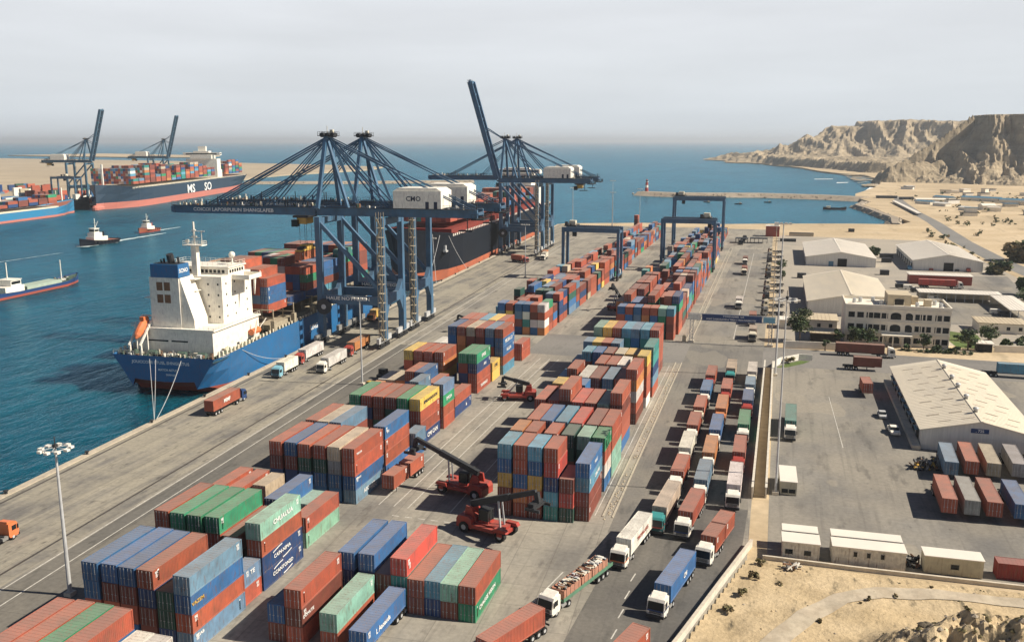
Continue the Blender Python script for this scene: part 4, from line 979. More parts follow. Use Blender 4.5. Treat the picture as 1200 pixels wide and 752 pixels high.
    s.bc((50.5,8.5,ZB-.4),(4,8,.3)); s.rails([(48.6,4.6,ZB-.2),(52.4,4.6,ZB-.2),(52.4,12.4,ZB-.2),(48.6,12.4,ZB-.2)],1.3,.1,1.2,True); s.bar((50,6,ZB),(50,6,ZB+4.6),.25); s.bar((47,6,ZB-4),(47,6,ZB),.25); s.bc((46.4,7,ZB-4),(4.5,3,.3))
    part('end_platform', s, t)
    s = MB().m(M_stair)
    x0, y0 = GA+.6, -2.6
    for k in range(13):
        z = 3+k*2.9; s.bc((x0,y0,z),(1.7,2.4,.12)); s.bar((x0-.7,y0-1,z),(x0+.7,y0-1,z+2.9),.16,.5) if k%2 else s.bar((x0+.7,y0-1,z),(x0-.7,y0-1,z+2.9),.16,.5)
        s.rails([(x0-.8,y0-1.15,z),(x0+.8,y0-1.15,z)],1.0,.07,.8)
    for a in (-.8,.8):
        for b in (-1.1,1.1): s.bar((x0+a,y0+b,2.5),(x0+a,y0+b,ZB+2),.14)
    part('stair_tower', s, t)
    s = MB().m(M_dark); s.tube((1.8,-2.3,12.5),(1.8,-1.6,12.5),2.5,20); s.m(M_lgrey).tube((1.8,-2.35,12.5),(1.8,-1.55,12.5),.8,12); part('cable_reel', s, t)
    tx = -8.5 if not raised else 44
    s = MB().m(M_yel); s.bc((tx,8.5,ZB-1.9),(3.2,5.4,2.0)); s.m(M_dark).bc((tx,8.5,ZB-.5),(5.0,7.4,.7)); s.m(M_glass).bc((tx-1.9,5.4,ZB-2.6),(2,2,2.2)); part('trolley', s, t)
    if spreader_z:
        s = MB().m(M_dark)
        for a in (-1.2,1.2):
            for b in (-1.8,1.8): s.bar((tx+a,8.5+b,spreader_z+2.2),(tx+a,8.5+b,ZB-2.6),.09)
        part('hoist_rope', s, t)
        s = MB().m(M_yel); s.bc((tx,8.5,spreader_z+.35),(2.4,12,.5)); s.bc((tx,8.5,spreader_z+1.3),(2.6,4.4,1.5)); s.m(M_dark)
        for b in (-4.5,-2.8,2.8,4.5): s.bc((tx,8.5+b,spreader_z+1.0),(1.8,1.0,1.0))
        part('spreader', s, t)
    if words:
        text(words[1], 1.5, M_mark, t, (GA/2-1.0,-.79,15.1), (PI/2,0,0), sx=1.2)
    return t
cA = sts('blue quay crane with lowered boom, nearest the camera, white house reading CMO', QX(256,3.3), 256, QR, words=('COICOI LAPORPUIUN SHANGLAFEB','HAUE NOTTEGEN'), house='CMO', spreader_z=29.0)
cB = sts('blue quay crane with lowered boom, second from the camera, close behind the first', QX(285,3.3), 285, QR, words=('COICOI LAPORPUIUN SHANGLAFEB','HAUE NOTTEGEN'))
cC = sts('blue quay crane with boom raised over the black hulled ship', QX(494,3.0), 494, QR, raised=True)
cF = sts('farther blue quay crane with lowered boom, just beyond the raised boom crane', QX(524,3.0), 524, QR)
cD = sts('far blue quay crane with raised boom between the light blue ship and the long ship', -727, 842, R(180+14), raised=True, mcol=M_crane2, grp='far quay cranes')
cE = sts('far blue quay crane with raised boom standing behind the long ship', -803, 1075, R(180+14), raised=True, mcol=M_crane2, grp='far quay cranes')
# box hanging under the first crane's spreader
v = Matrix.Rotation(QR, 4, 'Z') @ Vector((-8.5, 8.5, 0))
RECS.append(dict(x=cA.location.x+v.x, y=cA.location.y+v.y, z=29.0-CH-.05, L=12.19, rz=QR, col=(0.40,0.12,0.05), name='orange red', code='r', label='orange red container hanging from the yellow spreader of the nearest crane', group=None, key=('hung',), keep=True))

# ------------------------------------------------------------------ yard gantry cranes
def rtg(label, xr, y, span=25.4, H_=24.2, tfrac=.15, depth=9.5):
    t = thing('yard_gantry_crane', label, 'crane', (xr-span/2, y, 0), 0, 'yard gantry cranes over the stacks')
    for sx in (-1, 1):
        for yy in (0, depth):
            p_ = MB().m(M_crane); p_.bar((sx*span/2, yy, 2.4), (sx*span/2, yy, H_-1.2), 1.25, 1.25); part('leg', p_, t)
            w = MB().m(M_dark)
            for q in (-1.1,1.1): w.tube((sx*span/2-.4,yy+q,.8),(sx*span/2+.4,yy+q,.8),.8,10)
            w.bc((sx*span/2,yy,1.8),(.9,3.0,.7)); part('wheel_bogie', w, t)
        s = MB().m(M_crane); s.bar((sx*span/2,-1.5,2.6),(sx*span/2,depth+1.5,2.6),1.0,1.1); s.bar((sx*span/2,0,H_-1.6),(sx*span/2,depth,H_-1.6),.9,1.0); part('sill_beam', s, t)
    s = MB().m(M_crane)
    for yy in (0, depth): s.bar((-span/2-.7,yy,H_-.7),(span/2+.7,yy,H_-.7),1.1,2.2)
    s.m(M_dark).rails([(-span/2,-.8,H_+.4),(span/2,-.8,H_+.4)],1.0,.06,2.4)
    for x in np.arange(-span/2,span/2,.9): s.bc((x,depth+.9,H_+.45),(.35,.35,.4))
    part('top_girder', s, t)
    tx = -span/2+span*tfrac
    s = MB().m(M_dark); s.bc((tx,depth/2,H_+1.0),(5.6,depth-1,.5)); s.m(M_cream).bc((tx+.4,depth/2,H_+2.2),(3.0,3.4,2.0)); s.m(M_dark).bc((tx-1.9,1.4,H_+2.0),(1.4,1.4,1.6)); s.m(M_glass).bc((tx+2.2,.6,H_-2.7),(1.8,2.0,2.2)); rand_clutter(s,tx-2.5,tx+2.5,.5,depth-.5,H_+1.2,16,random.Random(int(y)),.8); part('trolley', s, t)
    s = MB().m(M_grey); s.bc((-span/2-.1,depth/2,4.1),(1.5,4.2,2.0)); s.m(M_lgrey).bc((span/2,depth/2,3.9),(1.2,2.4,1.8)); part('power_pack', s, t)
    return t
rtg('blue yard gantry crane over the left block beyond the crossing', -69.6, 414, 26.0, 24.0, .12)
rtg('nearer of two blue yard gantry cranes over the right block', -29.0, 456, 25.6, 25.6, .82)
rtg('farther of two blue yard gantry cranes over the right block', -30.2, 548, 29.0, 31.0, .12)
rtg('tiny blue yard gantry crane on the far left terminal, behind the light blue ship', -716, 800, 30, 26, .5)
for k, (x, y) in enumerate(((-760,735),(-800,770))): rtg(('blue yard gantry crane at the left frame edge, far terminal','blue yard gantry crane beside the one at left edge, far terminal')[k], x, y, 34, 25, .4)

# ------------------------------------------------------------------ trucks
def wheel_mb(r=.52, w=.42):
    mb = MB().m(M_tyre); mb.tube((-w/2,0,0),(w/2,0,0), r, 12); mb.m(M_lgrey).tube((-w/2-.015,0,0),(w/2+.015,0,0), r*.5, 8); return mb.mesh('wheel')
WM = wheel_mb(); WM2 = wheel_mb(.40,.30)
def wheels(t, pts, me=None, r=.52):
    for x, y in pts:
        o = bpy.data.objects.new('wheel', me or WM); COL.objects.link(o); o.parent = t; o.location = (x, y, r)
def truck(label, X, Y, rz, cabm=None, L=12.2, bed=None, grp='trucks queuing in the lanes', trailer=True, stripe=None, cab=True):
    """front of the cab at local y=0 looking to -Y; the box sits from y=3.1"""
    t = thing('lorry', label, 'truck', (X, Y, 0.012), rz, grp); cm = cabm or M_white
    if cab:
        c = MB().m(cm)
        c.xprism([(0.05,.55),(0.0,1.55),(.22,2.55),(.5,2.95),(2.15,2.95),(2.15,.9),(1.9,.55)], -1.22, 1.22)
        c.m(cm).xprism([(.55,2.96),(1.9,3.32),(2.1,3.32),(2.1,2.96)], -.95, .95)
        c.m(M_dark).bc((0,.02,.62),(2.46,.30,.42)); 
        for k in range(4): c.bc((0,-.0,1.0+k*.13),(1.7,.08,.06))
        c.m(M_dark)
        for s in (-1,1): c.bc((s*1.38,.35,2.05),(.16,.12,.7)); c.bar((s*1.22,.3,2.4),(s*1.4,.3,2.4),.06)
        if stripe: c.m(stripe).bc((0,1.1,1.45),(2.47,2.0,.22)); c.bc((0,.0,1.42),(2.3,.1,.2))
        cb = part('cab', c, t)
        w = MB().m(M_glass); w.add([(-1.14,-.005,1.5),(1.14,-.005,1.5),(1.08,.24,2.62),(-1.08,.24,2.62)], [(0,1,2,3)])
        w.v = [(x, y-.03, z) for x, y, z in w.v]; w.build('windscreen', cb)
        for s in (-1,1):
            w = MB().m(M_glass); w.box(*sorted((s*1.222,s*1.24)), .55,1.5,1.65,2.45); w.build('side_window', cb)
            h = MB().m(M_lgrey); h.bc((s*.95,-.03,.86),(.34,.1,.2)); part('headlight', h, t)
        d = MB().m(M_grey); d.bc((-1.0,3.0,.85),(.5,1.2,.55)); d.tube((1.0,2.5,.85),(1.0,3.7,.85),.3,8); part('fuel_tank', d, t)
    ch = MB().m(M_dark)
    if cab: ch.box(-.42,.42,.6,6.6,.72,.98)
    if trailer:
        for s in (-1,1): ch.bar((s*.5,3.0,1.14),(s*.5,3.0+L,1.14),.16,.32)
        for y in np.arange(3.2,3.0+L,2.2): ch.bar((-1.15,y,1.2),(1.15,y,1.2),.14,.18)
        ch.box(-.9,.9,L+.2,L+2.2,.75,.98); ch.bc((0,L+2.95,.95),(2.3,.1,.25))
    part('chassis', ch, t)
    pts = ([(s*1.0, 1.25) for s in (-1,1)] + [(s*.95, 4.6) for s in (-1,1)]) if cab else []
    if trailer:
        for y in (L-.6, L+.7, L+2.0): pts += [(s*.95, y) for s in (-1,1)]
        if not cab: pass
    wheels(t, pts)
    if not cab:
        lg = MB().m(M_grey); lg.bar((-.7,5,0.1),(-.7,5,1.1),.16); lg.bar((.7,5,.1),(.7,5,1.1),.16); part('landing_leg', lg, t)
    if bed:
        b = MB().m(mat('bed green paint', (0.10,0.22,0.14), 0.6, 0.2, 1.0)); b.box(-1.25,1.25,3.0,3.0+L+.4,1.30,1.48)
        for s in (-1,1): b.box(*sorted((s*1.25,s*1.19)),3.0,3.4+L,1.48,1.86)
        part('flat_bed', b, t)
    return t
def tbox(code, X, Y, rz, L, label, y0=3.1, z=1.32, col=None, h=None):
    lx, ly = 0, y0+L/2; x = X+lx*math.cos(rz)-ly*math.sin(rz); y = Y+lx*math.sin(rz)+ly*math.cos(rz)
    RECS.append(dict(x=x, y=y, z=z, L=L, rz=rz, col=jit(PAL[code][0], rnd), name=PAL[code][1], code=code, label=label, group='containers on trailers', key=(label,), keep=True))
M_teal = mat('teal cab paint', (0.05,0.28,0.27), 0.4, 0.1, 1.0); M_cabr = mat('red cab paint', (0.36,0.05,0.035), 0.4, 0.1, 1.0); M_cabo = mat('orange cab paint', (0.55,0.20,0.07), 0.45, 0.1, 1.0)
LN = [ # lane name, list of (x centre, y of box front, code, box length, cab material, cab words, angle)
 ('left lane', [(-19.9,130.0,'w',11.2,M_white,'white cab with orange grille',R(-9)),(-16.2,144.0,'e',12.6,M_teal,'teal cab',R(-5)),(-15.2,161.6,'r',9.8,M_white,'white cab',R(-2)),(-15.1,175.2,'w',11.0,M_white,'white cab',0),
   (-15.0,190.6,'r',10.2,M_white,'cream cab',0),(-14.8,204.6,'r',10.4,M_cream,'cream cab',0),(-14.5,219.4,'b',10.8,M_white,'white cab',0),(-14.4,234.8,'r',11.0,M_cabr,'red cab',0)]),
 ('middle lane', [(-11.8,143.2,'r',10.9,M_white,'white cab',R(-6)),(-10.6,158.4,'s',11.3,M_white,'white cab',R(-1)),(-10.3,173.6,'o',11.2,M_white,'white cab',0),(-10.1,188.6,'b',12.0,M_white,'white cab',0),
   (-9.9,205.0,'o',12.19,M_cabo,'orange cab',0),(-9.7,222.6,'r',10.5,M_cabr,'red cab',0),(-9.6,244.0,'e',10.8,M_teal,'dark teal cab',0)]),
 ('right lane', [(-7.4,134.6,'r',5.4,M_white,'white cab',R(-12)),(-4.7,157.6,'w',12.19,M_white,'white cab',R(0)),(-4.6,175.6,'r',11.0,M_cabr,'red cab',0),(-4.4,194.2,'g',11.6,M_white,'white cab',0),
   (-4.2,213.6,'b',10.2,M_cabr,'red cab',0),(-4.1,228.2,'s',8.6,M_white,'white cab',0),(-4.0,241.8,'w',11.6,M_cream,'cream cab',0)])]
for lane, L_ in LN:
    for k, (x, y, code, bl, cm, cw, a) in enumerate(L_):
        nm = PAL[code][1]; X = x + math.sin(a)*3.1; Y = y - 3.1
        truck('lorry with %s under %s container, %s from front, %s' % (cw, nm, ORD[k], lane), X, Y, a, cm, bl, stripe=M_orange if 'grille' in cw else (None, M_navy, M_cabr, M_grey, M_orange)[(k*3+len(lane)) % 5])
        if lane == 'right lane' and k == 0:
            tbox(code, X, Y, a, 5.4, 'front one of two short rust red boxes on the foremost right lane lorry'); tbox(code, X, Y, a, 5.4, 'rear one of two short rust red boxes on the foremost right lane lorry', 8.8)
        else: tbox(code, X, Y, a, bl, '%s container carried by the %s lorry in the %s' % (nm, 'foremost' if k == 0 else ORD[k], lane))
# the ones in front of the queue
truck('white cab lorry with green flat bed loaded with pallets of scrap', -27.5, 110.2, R(-19), M_white, 13.5, bed=True, grp=None)
FB = Matrix.Rotation(R(-19), 4, 'Z')
def bales(k, y0, y1):
    b = MB(); rr = random.Random(k); b.m(M_cabo).box(-1.05,1.05,y0,y1,0,.16)
    for s in (-1,1): b.m(mat('weathered pink boards',(0.42,0.20,0.13),0.8,0.3,2.0)).box(*sorted((s*1.05,s*1.0)),y0,y1,.1,1.35)
    b.box(-1.0,1.0,y0,y0+.06,.1,1.3); b.box(-1.0,1.0,y1-.06,y1,.1,1.3)
    b.m(mat('weathered pink boards',(0,0,0))).box(-.98,.98,y0+.06,y1-.06,.2,1.2)
    for i in range(int((y1-y0)*9)):
        b.m(rr.choice((M_lgrey,M_cream,M_white,M_rust,M_dark,M_grey))); x, y = rr.uniform(-.7,.7), y0+.25+(i/9.0)
        b.bc((x,min(y,y1-.3),1.3+rr.uniform(0,.12)),(rr.uniform(.3,.9),rr.uniform(.15,.5),rr.uniform(.1,.3)))
    for q in np.arange(y0+.6,y1,1.1): b.m(M_dark).bc((0,q,.75),(2.14,.09,1.3))
    o = b.build('scrap_crate', None, (-27.5,110.2,1.50), R(-19))
    return o
tag(bales(1,3.4,7.9), 'front pink sided crate of scrap on the green flat bed', 'crate', 'scrap crates on the flat bed lorry')
tag(bales(2,8.2,10.9), 'middle pink sided crate of scrap on the green flat bed', 'crate', 'scrap crates on the flat bed lorry')
tag(bales(3,11.2,15.6), 'rear pale crate of scrap on the green flat bed', 'crate', 'scrap crates on the flat bed lorry')
a = R(-11); truck('white cab lorry with bright blue container, last one heading down the road', -12.9, 113.8, a, M_white, 12.2, grp=None, stripe=M_navy); tbox('b', -12.9, 113.8, a, 12.19, 'bright blue container on the foremost lorry of the road')
# red boxes entering at the bottom edge
a = R(-23); truck('trailer under the rust container at bottom edge, right of the paired stacks', -33.0, 93.5, a, L=12.2, cab=False, grp='trailers at the bottom edge'); tbox('r', -33.0, 93.5, a, 11.0, 'rust red container on a trailer slanting in at the bottom edge')
a = R(-17); truck('trailer under the small rust container at bottom edge of the road', -18.05, 90.7, a, L=12.2, cab=False, grp='trailers at the bottom edge'); tbox('r', -18.05, 90.7, a, 12.19, 'rust red container cut off by the bottom edge on the road')
truck('trailer with spare wheels under the blue container, bottom middle row', -47.5, 91.6, R(-1), L=12.2, cab=False, grp=None); tbox('b', -47.5, 91.6, R(-1), 12.0, 'bright blue container on a trailer in front of the bottom middle row', y0=2.2)
# quay lorries
def qtruck(label, X, Y, code, L, cm, blabel, rz=QR, flip=False, boxes=None, grp='lorries on the quay apron'):
    rz = rz + (PI if flip else 0)
    truck(label, X, Y, rz, cm, L, grp=grp)
    if boxes:
        for (c_, l, y0, bl) in boxes: tbox(c_, X, Y, rz, l, bl, y0=y0)
    elif code: tbox(code, X, Y, rz, L, blabel)
qtruck('navy cab lorry with rust container heading away along the quay', -127.0, 192.5, 'r', 12.19, M_navy, 'rust red container with white letters on the quay lorry heading away', flip=True)
qtruck('light blue cab lorry with short pale container beside the blue ship', -129.5, 212.5, 'w', 8.4, M_ltblue, 'short pale container on the light blue lorry beside the ship')
qtruck('red cab lorry with pale container following on the quay', -131.4, 228.0, 'w', 12.19, M_cabr, 'pale container on the red cab quay lorry')
qtruck('white cab lorry with mint white container on the quay', -120.2, 220.6, 'w', 12.8, M_white, 'mint white container on the white quay lorry')
qtruck('red cab lorry with orange container under the nearest quay crane', -122.0, 241.0, 'o', 12.4, M_cabr, 'orange container on the red lorry under the nearest crane')
qtruck('orange cab lorry at the far left edge of the quay', -118.3, 111.2, None, 10, M_orange, '', flip=True)
qtruck('pair trailer lorry seen under the legs of the second crane', -138.2, 292, 'y', 6.06, M_cabo, 'short yellow container under the second quay crane')
for k, (x, y, cd_) in enumerate(((-126,462,'r'),(-123,482,'o'),(-121,474,'w'))): qtruck('%s lorry on the quay beside the raised boom crane' % ('nearest','second','third')[k], x, y, cd_, 8, (M_cabr,M_dark,M_white)[k], '%s box on the %s lorry near the raised boom crane' % (PAL[cd_][1], ('nearest','second','third')[k]), rz=QR+R(60 if k==0 else 0))
# trailer with two short boxes being worked by the reach stacker
truck('skeletal trailer with two short rust boxes beside the lift truck', -66.0, 141.6, R(-3), L=13.4, cab=False, grp=None)
tbox('r', -66.0, 141.6, R(-3), 6.06, 'near one of two short rust boxes on the skeletal trailer', y0=2.9); tbox('r', -66.0, 141.6, R(-3), 6.06, 'far one of two short rust boxes on the skeletal trailer', y0=9.9)

# yard tractors with yellow bonnets by the left block
def tractor(label, X, Y, rz, cm):
    t = thing('yard_tractor', label, 'tractor', (X,Y,0.012), rz, 'yard tractors parked by the left block')
    c = MB().m(cm); c.xprism([(0,.6),(0,1.3),(1.0,1.45),(1.1,2.7),(2.5,2.7),(2.5,.6)],-1.1,1.1); cb = part('cab', c, t)
    MB().m(M_glass).box(-.95,.95,.98,1.02,1.6,2.5).build('windscreen', cb)
    c = MB().m(M_dark); c.box(-.9,.9,2.4,6.0,.6,1.0); c.bc((0,4.6,1.15),(1.4,1.4,.3)); part('chassis', c, t); wheels(t, [(s*1.0,y) for s in (-1,1) for y in (1.0,4.6)]); return t
tractor('yellow yard tractor standing by the pale boxes', -99.2, 206.5, R(-12), M_yel); tractor('white yard tractor standing just behind the yellow one', -98.8, 213.5 - 9.0 + 6.6, R(4), M_white) if False else None
tractor('dark yard tractor beside the light mast, left block', -101.6, 219.5, R(-10), M_dark)

# parked trailers in the right-hand depot
PK = [(31.2,160.3,'r'),(34.8,160.5,'a'),(38.3,160.7,'r'),(42.6,160.9,'b'),(47.2,161.1,'m'),(51.8,161.3,'r'),
      (34.7,180.2,'s'),(38.5,181.6,'r'),(42.3,181.6,'e'),(46.9,182.6,'a'),(51.4,183.0,'r'),(56.0,183.5,'b')]
for k, (x, y, cd_) in enumerate(PK):
    row = 'front' if k < 6 else 'back'; i = k % 6; a = R(-1.5 if k < 6 else -3)
    truck('parked trailer, %s from left in the %s depot row' % (ORD[i], row), x, y, a, L=12.6, cab=False, grp='trailers parked in the depot')
    tbox(cd_, x, y, a, 12.19, '%s container on parked trailer, %s from left in %s depot row' % (PAL[cd_][1], ORD[i], row), y0=0.9)
truck('teal box lorry with white cab parked beside the pipe wall', 5.4, 196.6, R(-1), M_white, 15.5, grp=None); tbox('t', 5.4, 196.6, R(-1), 13.6, 'teal container on the lorry parked by the wall')
truck('parked trailer with small rust box at the depot warehouse corner', 24.6, 236.5, R(2), L=7, cab=False, grp=None); tbox('r', 24.6, 236.5, R(2), 7.0, 'small rust box parked beside the ridge vent warehouse', y0=1.0)
truck('long maroon trailer lorry with white cab before the office building', 36.4, 286.0, R(90), M_white, 14, grp=None); tbox('m', 36.4, 286.0, R(90), 13.8, 'long maroon container in front of the office building')
truck('short brown trailer parked behind the ridge vent warehouse', 32.0, 268.0, R(90), L=8.5, cab=False, grp=None); tbox('m', 32.0, 268.0, R(90), 7.5, 'short brown container behind the ridge vent warehouse', y0=1.2)
truck('long trailer under the pale blue container at right edge', 74.0, 271.0, R(90), L=14, cab=False, grp=None); tbox('l', 74.0, 271.0, R(90), 14.0, 'pale blue container on the road at the right edge', y0=-1.0)
# on the access road beyond the crossing and under the gate
for k, (x, y, cd_, cm, lb) in enumerate(((-12.2,354,'w',M_white,'white lorry driving alone on the access road'),(-13.6,447,'r',M_cream,'red box lorry on the access road near the far end'),(-14.6,486,'m',M_white,'small dark lorry behind the red one, access road'),
        (-5.4,296,'e',M_cream,'beige box lorry standing at the gate pillar'),(-6.2,322,'r',M_white,'white and red lorry just behind the gate sign'))):
    truck(lb, x, y, 0, cm, 7.5, grp='lorries on the access road'); tbox(cd_, x, y, 0, 7.0, '%s box on the %s' % (PAL[cd_][1], lb))
for k in range(11):
    y = (345,362,378,398,416,440,458,474,498,520,545)[k]; cd_ = 'mkerwrnekrs'[k]
    truck('lorry parked side on by the line of poles, %s from the gate' % ORD[k], -3.4, y, R(-70), (M_grey, M_cream, M_dark)[k%3], 5.5, grp='lorries parked along the pole line')
for k, y in enumerate((432,462,500)): truck('small lorry at the left kerb of the access road, %s of three' % ORD[k], -20.4+k*.6, y+150-20*k, 0, M_dark, 6, grp='small lorries at the left kerb')

# ------------------------------------------------------------------ reach stackers
def reach(label, X, Y, rz, boom_tip=(0,-6.5,7.5), k=1.0, spread=True, ang=0, wide=9.0):
    """front (boom tip) towards local -Y"""
    t = thing('reach_stacker', label, 'reach stacker', (X,Y,0.012), rz, 'red reach stackers'); t.scale = (k,k,k)
    b = MB().m(M_red); b.box(-1.1,1.1,-2.6,3.2,.9,1.7); b.xprism([(2.6,.7),(2.6,2.2),(3.2,2.55),(5.0,2.45),(5.3,1.9),(5.3,.7)],-1.7,1.7); b.box(-1.75,-1.1,-1.4,2.6,.95,1.5); b.box(1.1,1.75,-1.4,2.6,.95,1.5)
    b.xprism([(2.2,1.7),(3.0,3.9),(4.0,3.9),(4.3,2.3)],-1.0,-.65); b.xprism([(2.2,1.7),(3.0,3.9),(4.0,3.9),(4.3,2.3)],.65,1.0)
    b.xprism([(-3.7,1.5),(-3.4,1.95),(-1.6,1.95),(-1.4,1.3)],-2.0,-1.2); b.xprism([(-3.7,1.5),(-3.4,1.95),(-1.6,1.95),(-1.4,1.3)],1.2,2.0); b.box(-2.0,2.0,-3.0,-2.1,.8,1.3)
    part('body', b, t)
    c = MB().m(M_red); c.box(-.75,.75,.2,1.9,1.7,2.0); c.m(M_dark)
    for x in (-.72,.72):
        for y in (.25,1.85): c.bar((x,y,2),(x,y,3.7),.1)
    c.box(-.8,.8,.15,1.95,3.68,3.78); cb = part('cab', c, t); MB().m(M_glass).box(-.7,.7,.28,1.8,2.05,3.66).build('window', cb)
    p0 = Vector((0,3.6,4.0)); p1 = Vector(boom_tip); m_ = MB().m(M_dark); mid = p0.lerp(p1,.6); m_.bar(p0, mid, .75, .95); m_.bar(p0.lerp(p1,.5), p1, .55, .72); m_.bar(p1, p1+Vector((0,-.3,-1.5)), .6,.7)
    m_.m(M_lgrey)
    for s in (-1,1): m_.bar((s*.55,-1.8,1.7), p0.lerp(p1,.45)+Vector((s*.45,0,-.3)), .22)
    part('boom', m_, t)
    if spread:
        s = MB().m(M_dark); q = p1+Vector((0,-.3,-2.0)); rot = Matrix.Rotation(ang,4,'Z')
        def rp(x,y,z): v = rot @ Vector((x,y,z)); return q+v
        s.bar(rp(-wide/2,0,0), rp(wide/2,0,0), .5,.35); s.bar(rp(-1.4,.4,.3), rp(1.4,.4,.3), .9,.6)
        for e in (-wide/2, wide/2): s.bar(rp(e,-1.15,-.15), rp(e,1.15,-.15), .35,.4)
        part('spreader', s, t)
    WB = wheel_mb(.85,.7)
    for x, y in ((-1.6,-2.5),(1.6,-2.5)):
        o = bpy.data.objects.new('wheel', WB); COL.objects.link(o); o.parent = t; o.location = (x,y,.85)
    for x, y in ((-1.5,3.9),(1.5,3.9)):
        o = bpy.data.objects.new('wheel', WB); COL.objects.link(o); o.parent = t; o.location = (x,y,.85)
    return t
reach('red reach stacker with long black boom, at the front corner of the central block', -42.5, 134.0, R(74), boom_tip=(0,-7.6,8.2), k=1.12, wide=3.2, ang=R(0))
reach('dark red reach stacker reaching left to the skeletal trailer', -53.6, 149.6, R(-104), boom_tip=(0,-8.8,7.8), k=1.12, wide=3.0)
reach('red lift truck with folded black boom beside the green topped pair', -60.8, 211.5, R(-78), boom_tip=(0,-3.0,5.8), k=1.0, wide=3.0)
reach('small dark red lift truck standing between the two far blocks', -57.6, 341.0, R(-20), boom_tip=(0,-3.0,10.5), k=1.0, wide=2.0)
reach('green and dark lift truck at the crane rail, left of the far block', -98.5, 285.0, R(-90), boom_tip=(0,-4.0,6.5), k=.9, wide=2.0)

# cars
def car(label, X, Y, rz, col, k=1.0):
    t = thing('parked_car', label, 'car', (X,Y,0.014), rz, None)
    b = MB().m(col); b.xprism([(0,.3),(0,.75),(.95,.92),(3.5,.95),(4.3,.9),(4.4,.3)],-.85,.85); part('body', b, t)
    c = MB().m(M_glass); c.xprism([(.95,.93),(1.65,1.4),(3.0,1.4),(3.7,.95)],-.74,.74); g_ = part('cabin_glass', c, t)
    MB().m(col).xprism([(1.6,1.38),(1.7,1.46),(2.95,1.46),(3.05,1.38)],-.70,.70).build('roof', g_)
    wheels(t, [(s*.78,y) for s in (-1,1) for y in (.85,3.5)], wheel_small, .33); t.scale = (k,k,k); return t
wheel_small = wheel_mb(.33,.22)
car('white saloon car with dark windows in the shade of the ridge vent warehouse', 27.9, 207.0, R(4), M_white, 1.15); car('small silver car parked behind the white saloon', 26.6, 219.5, R(2), M_lgrey, 1.0)
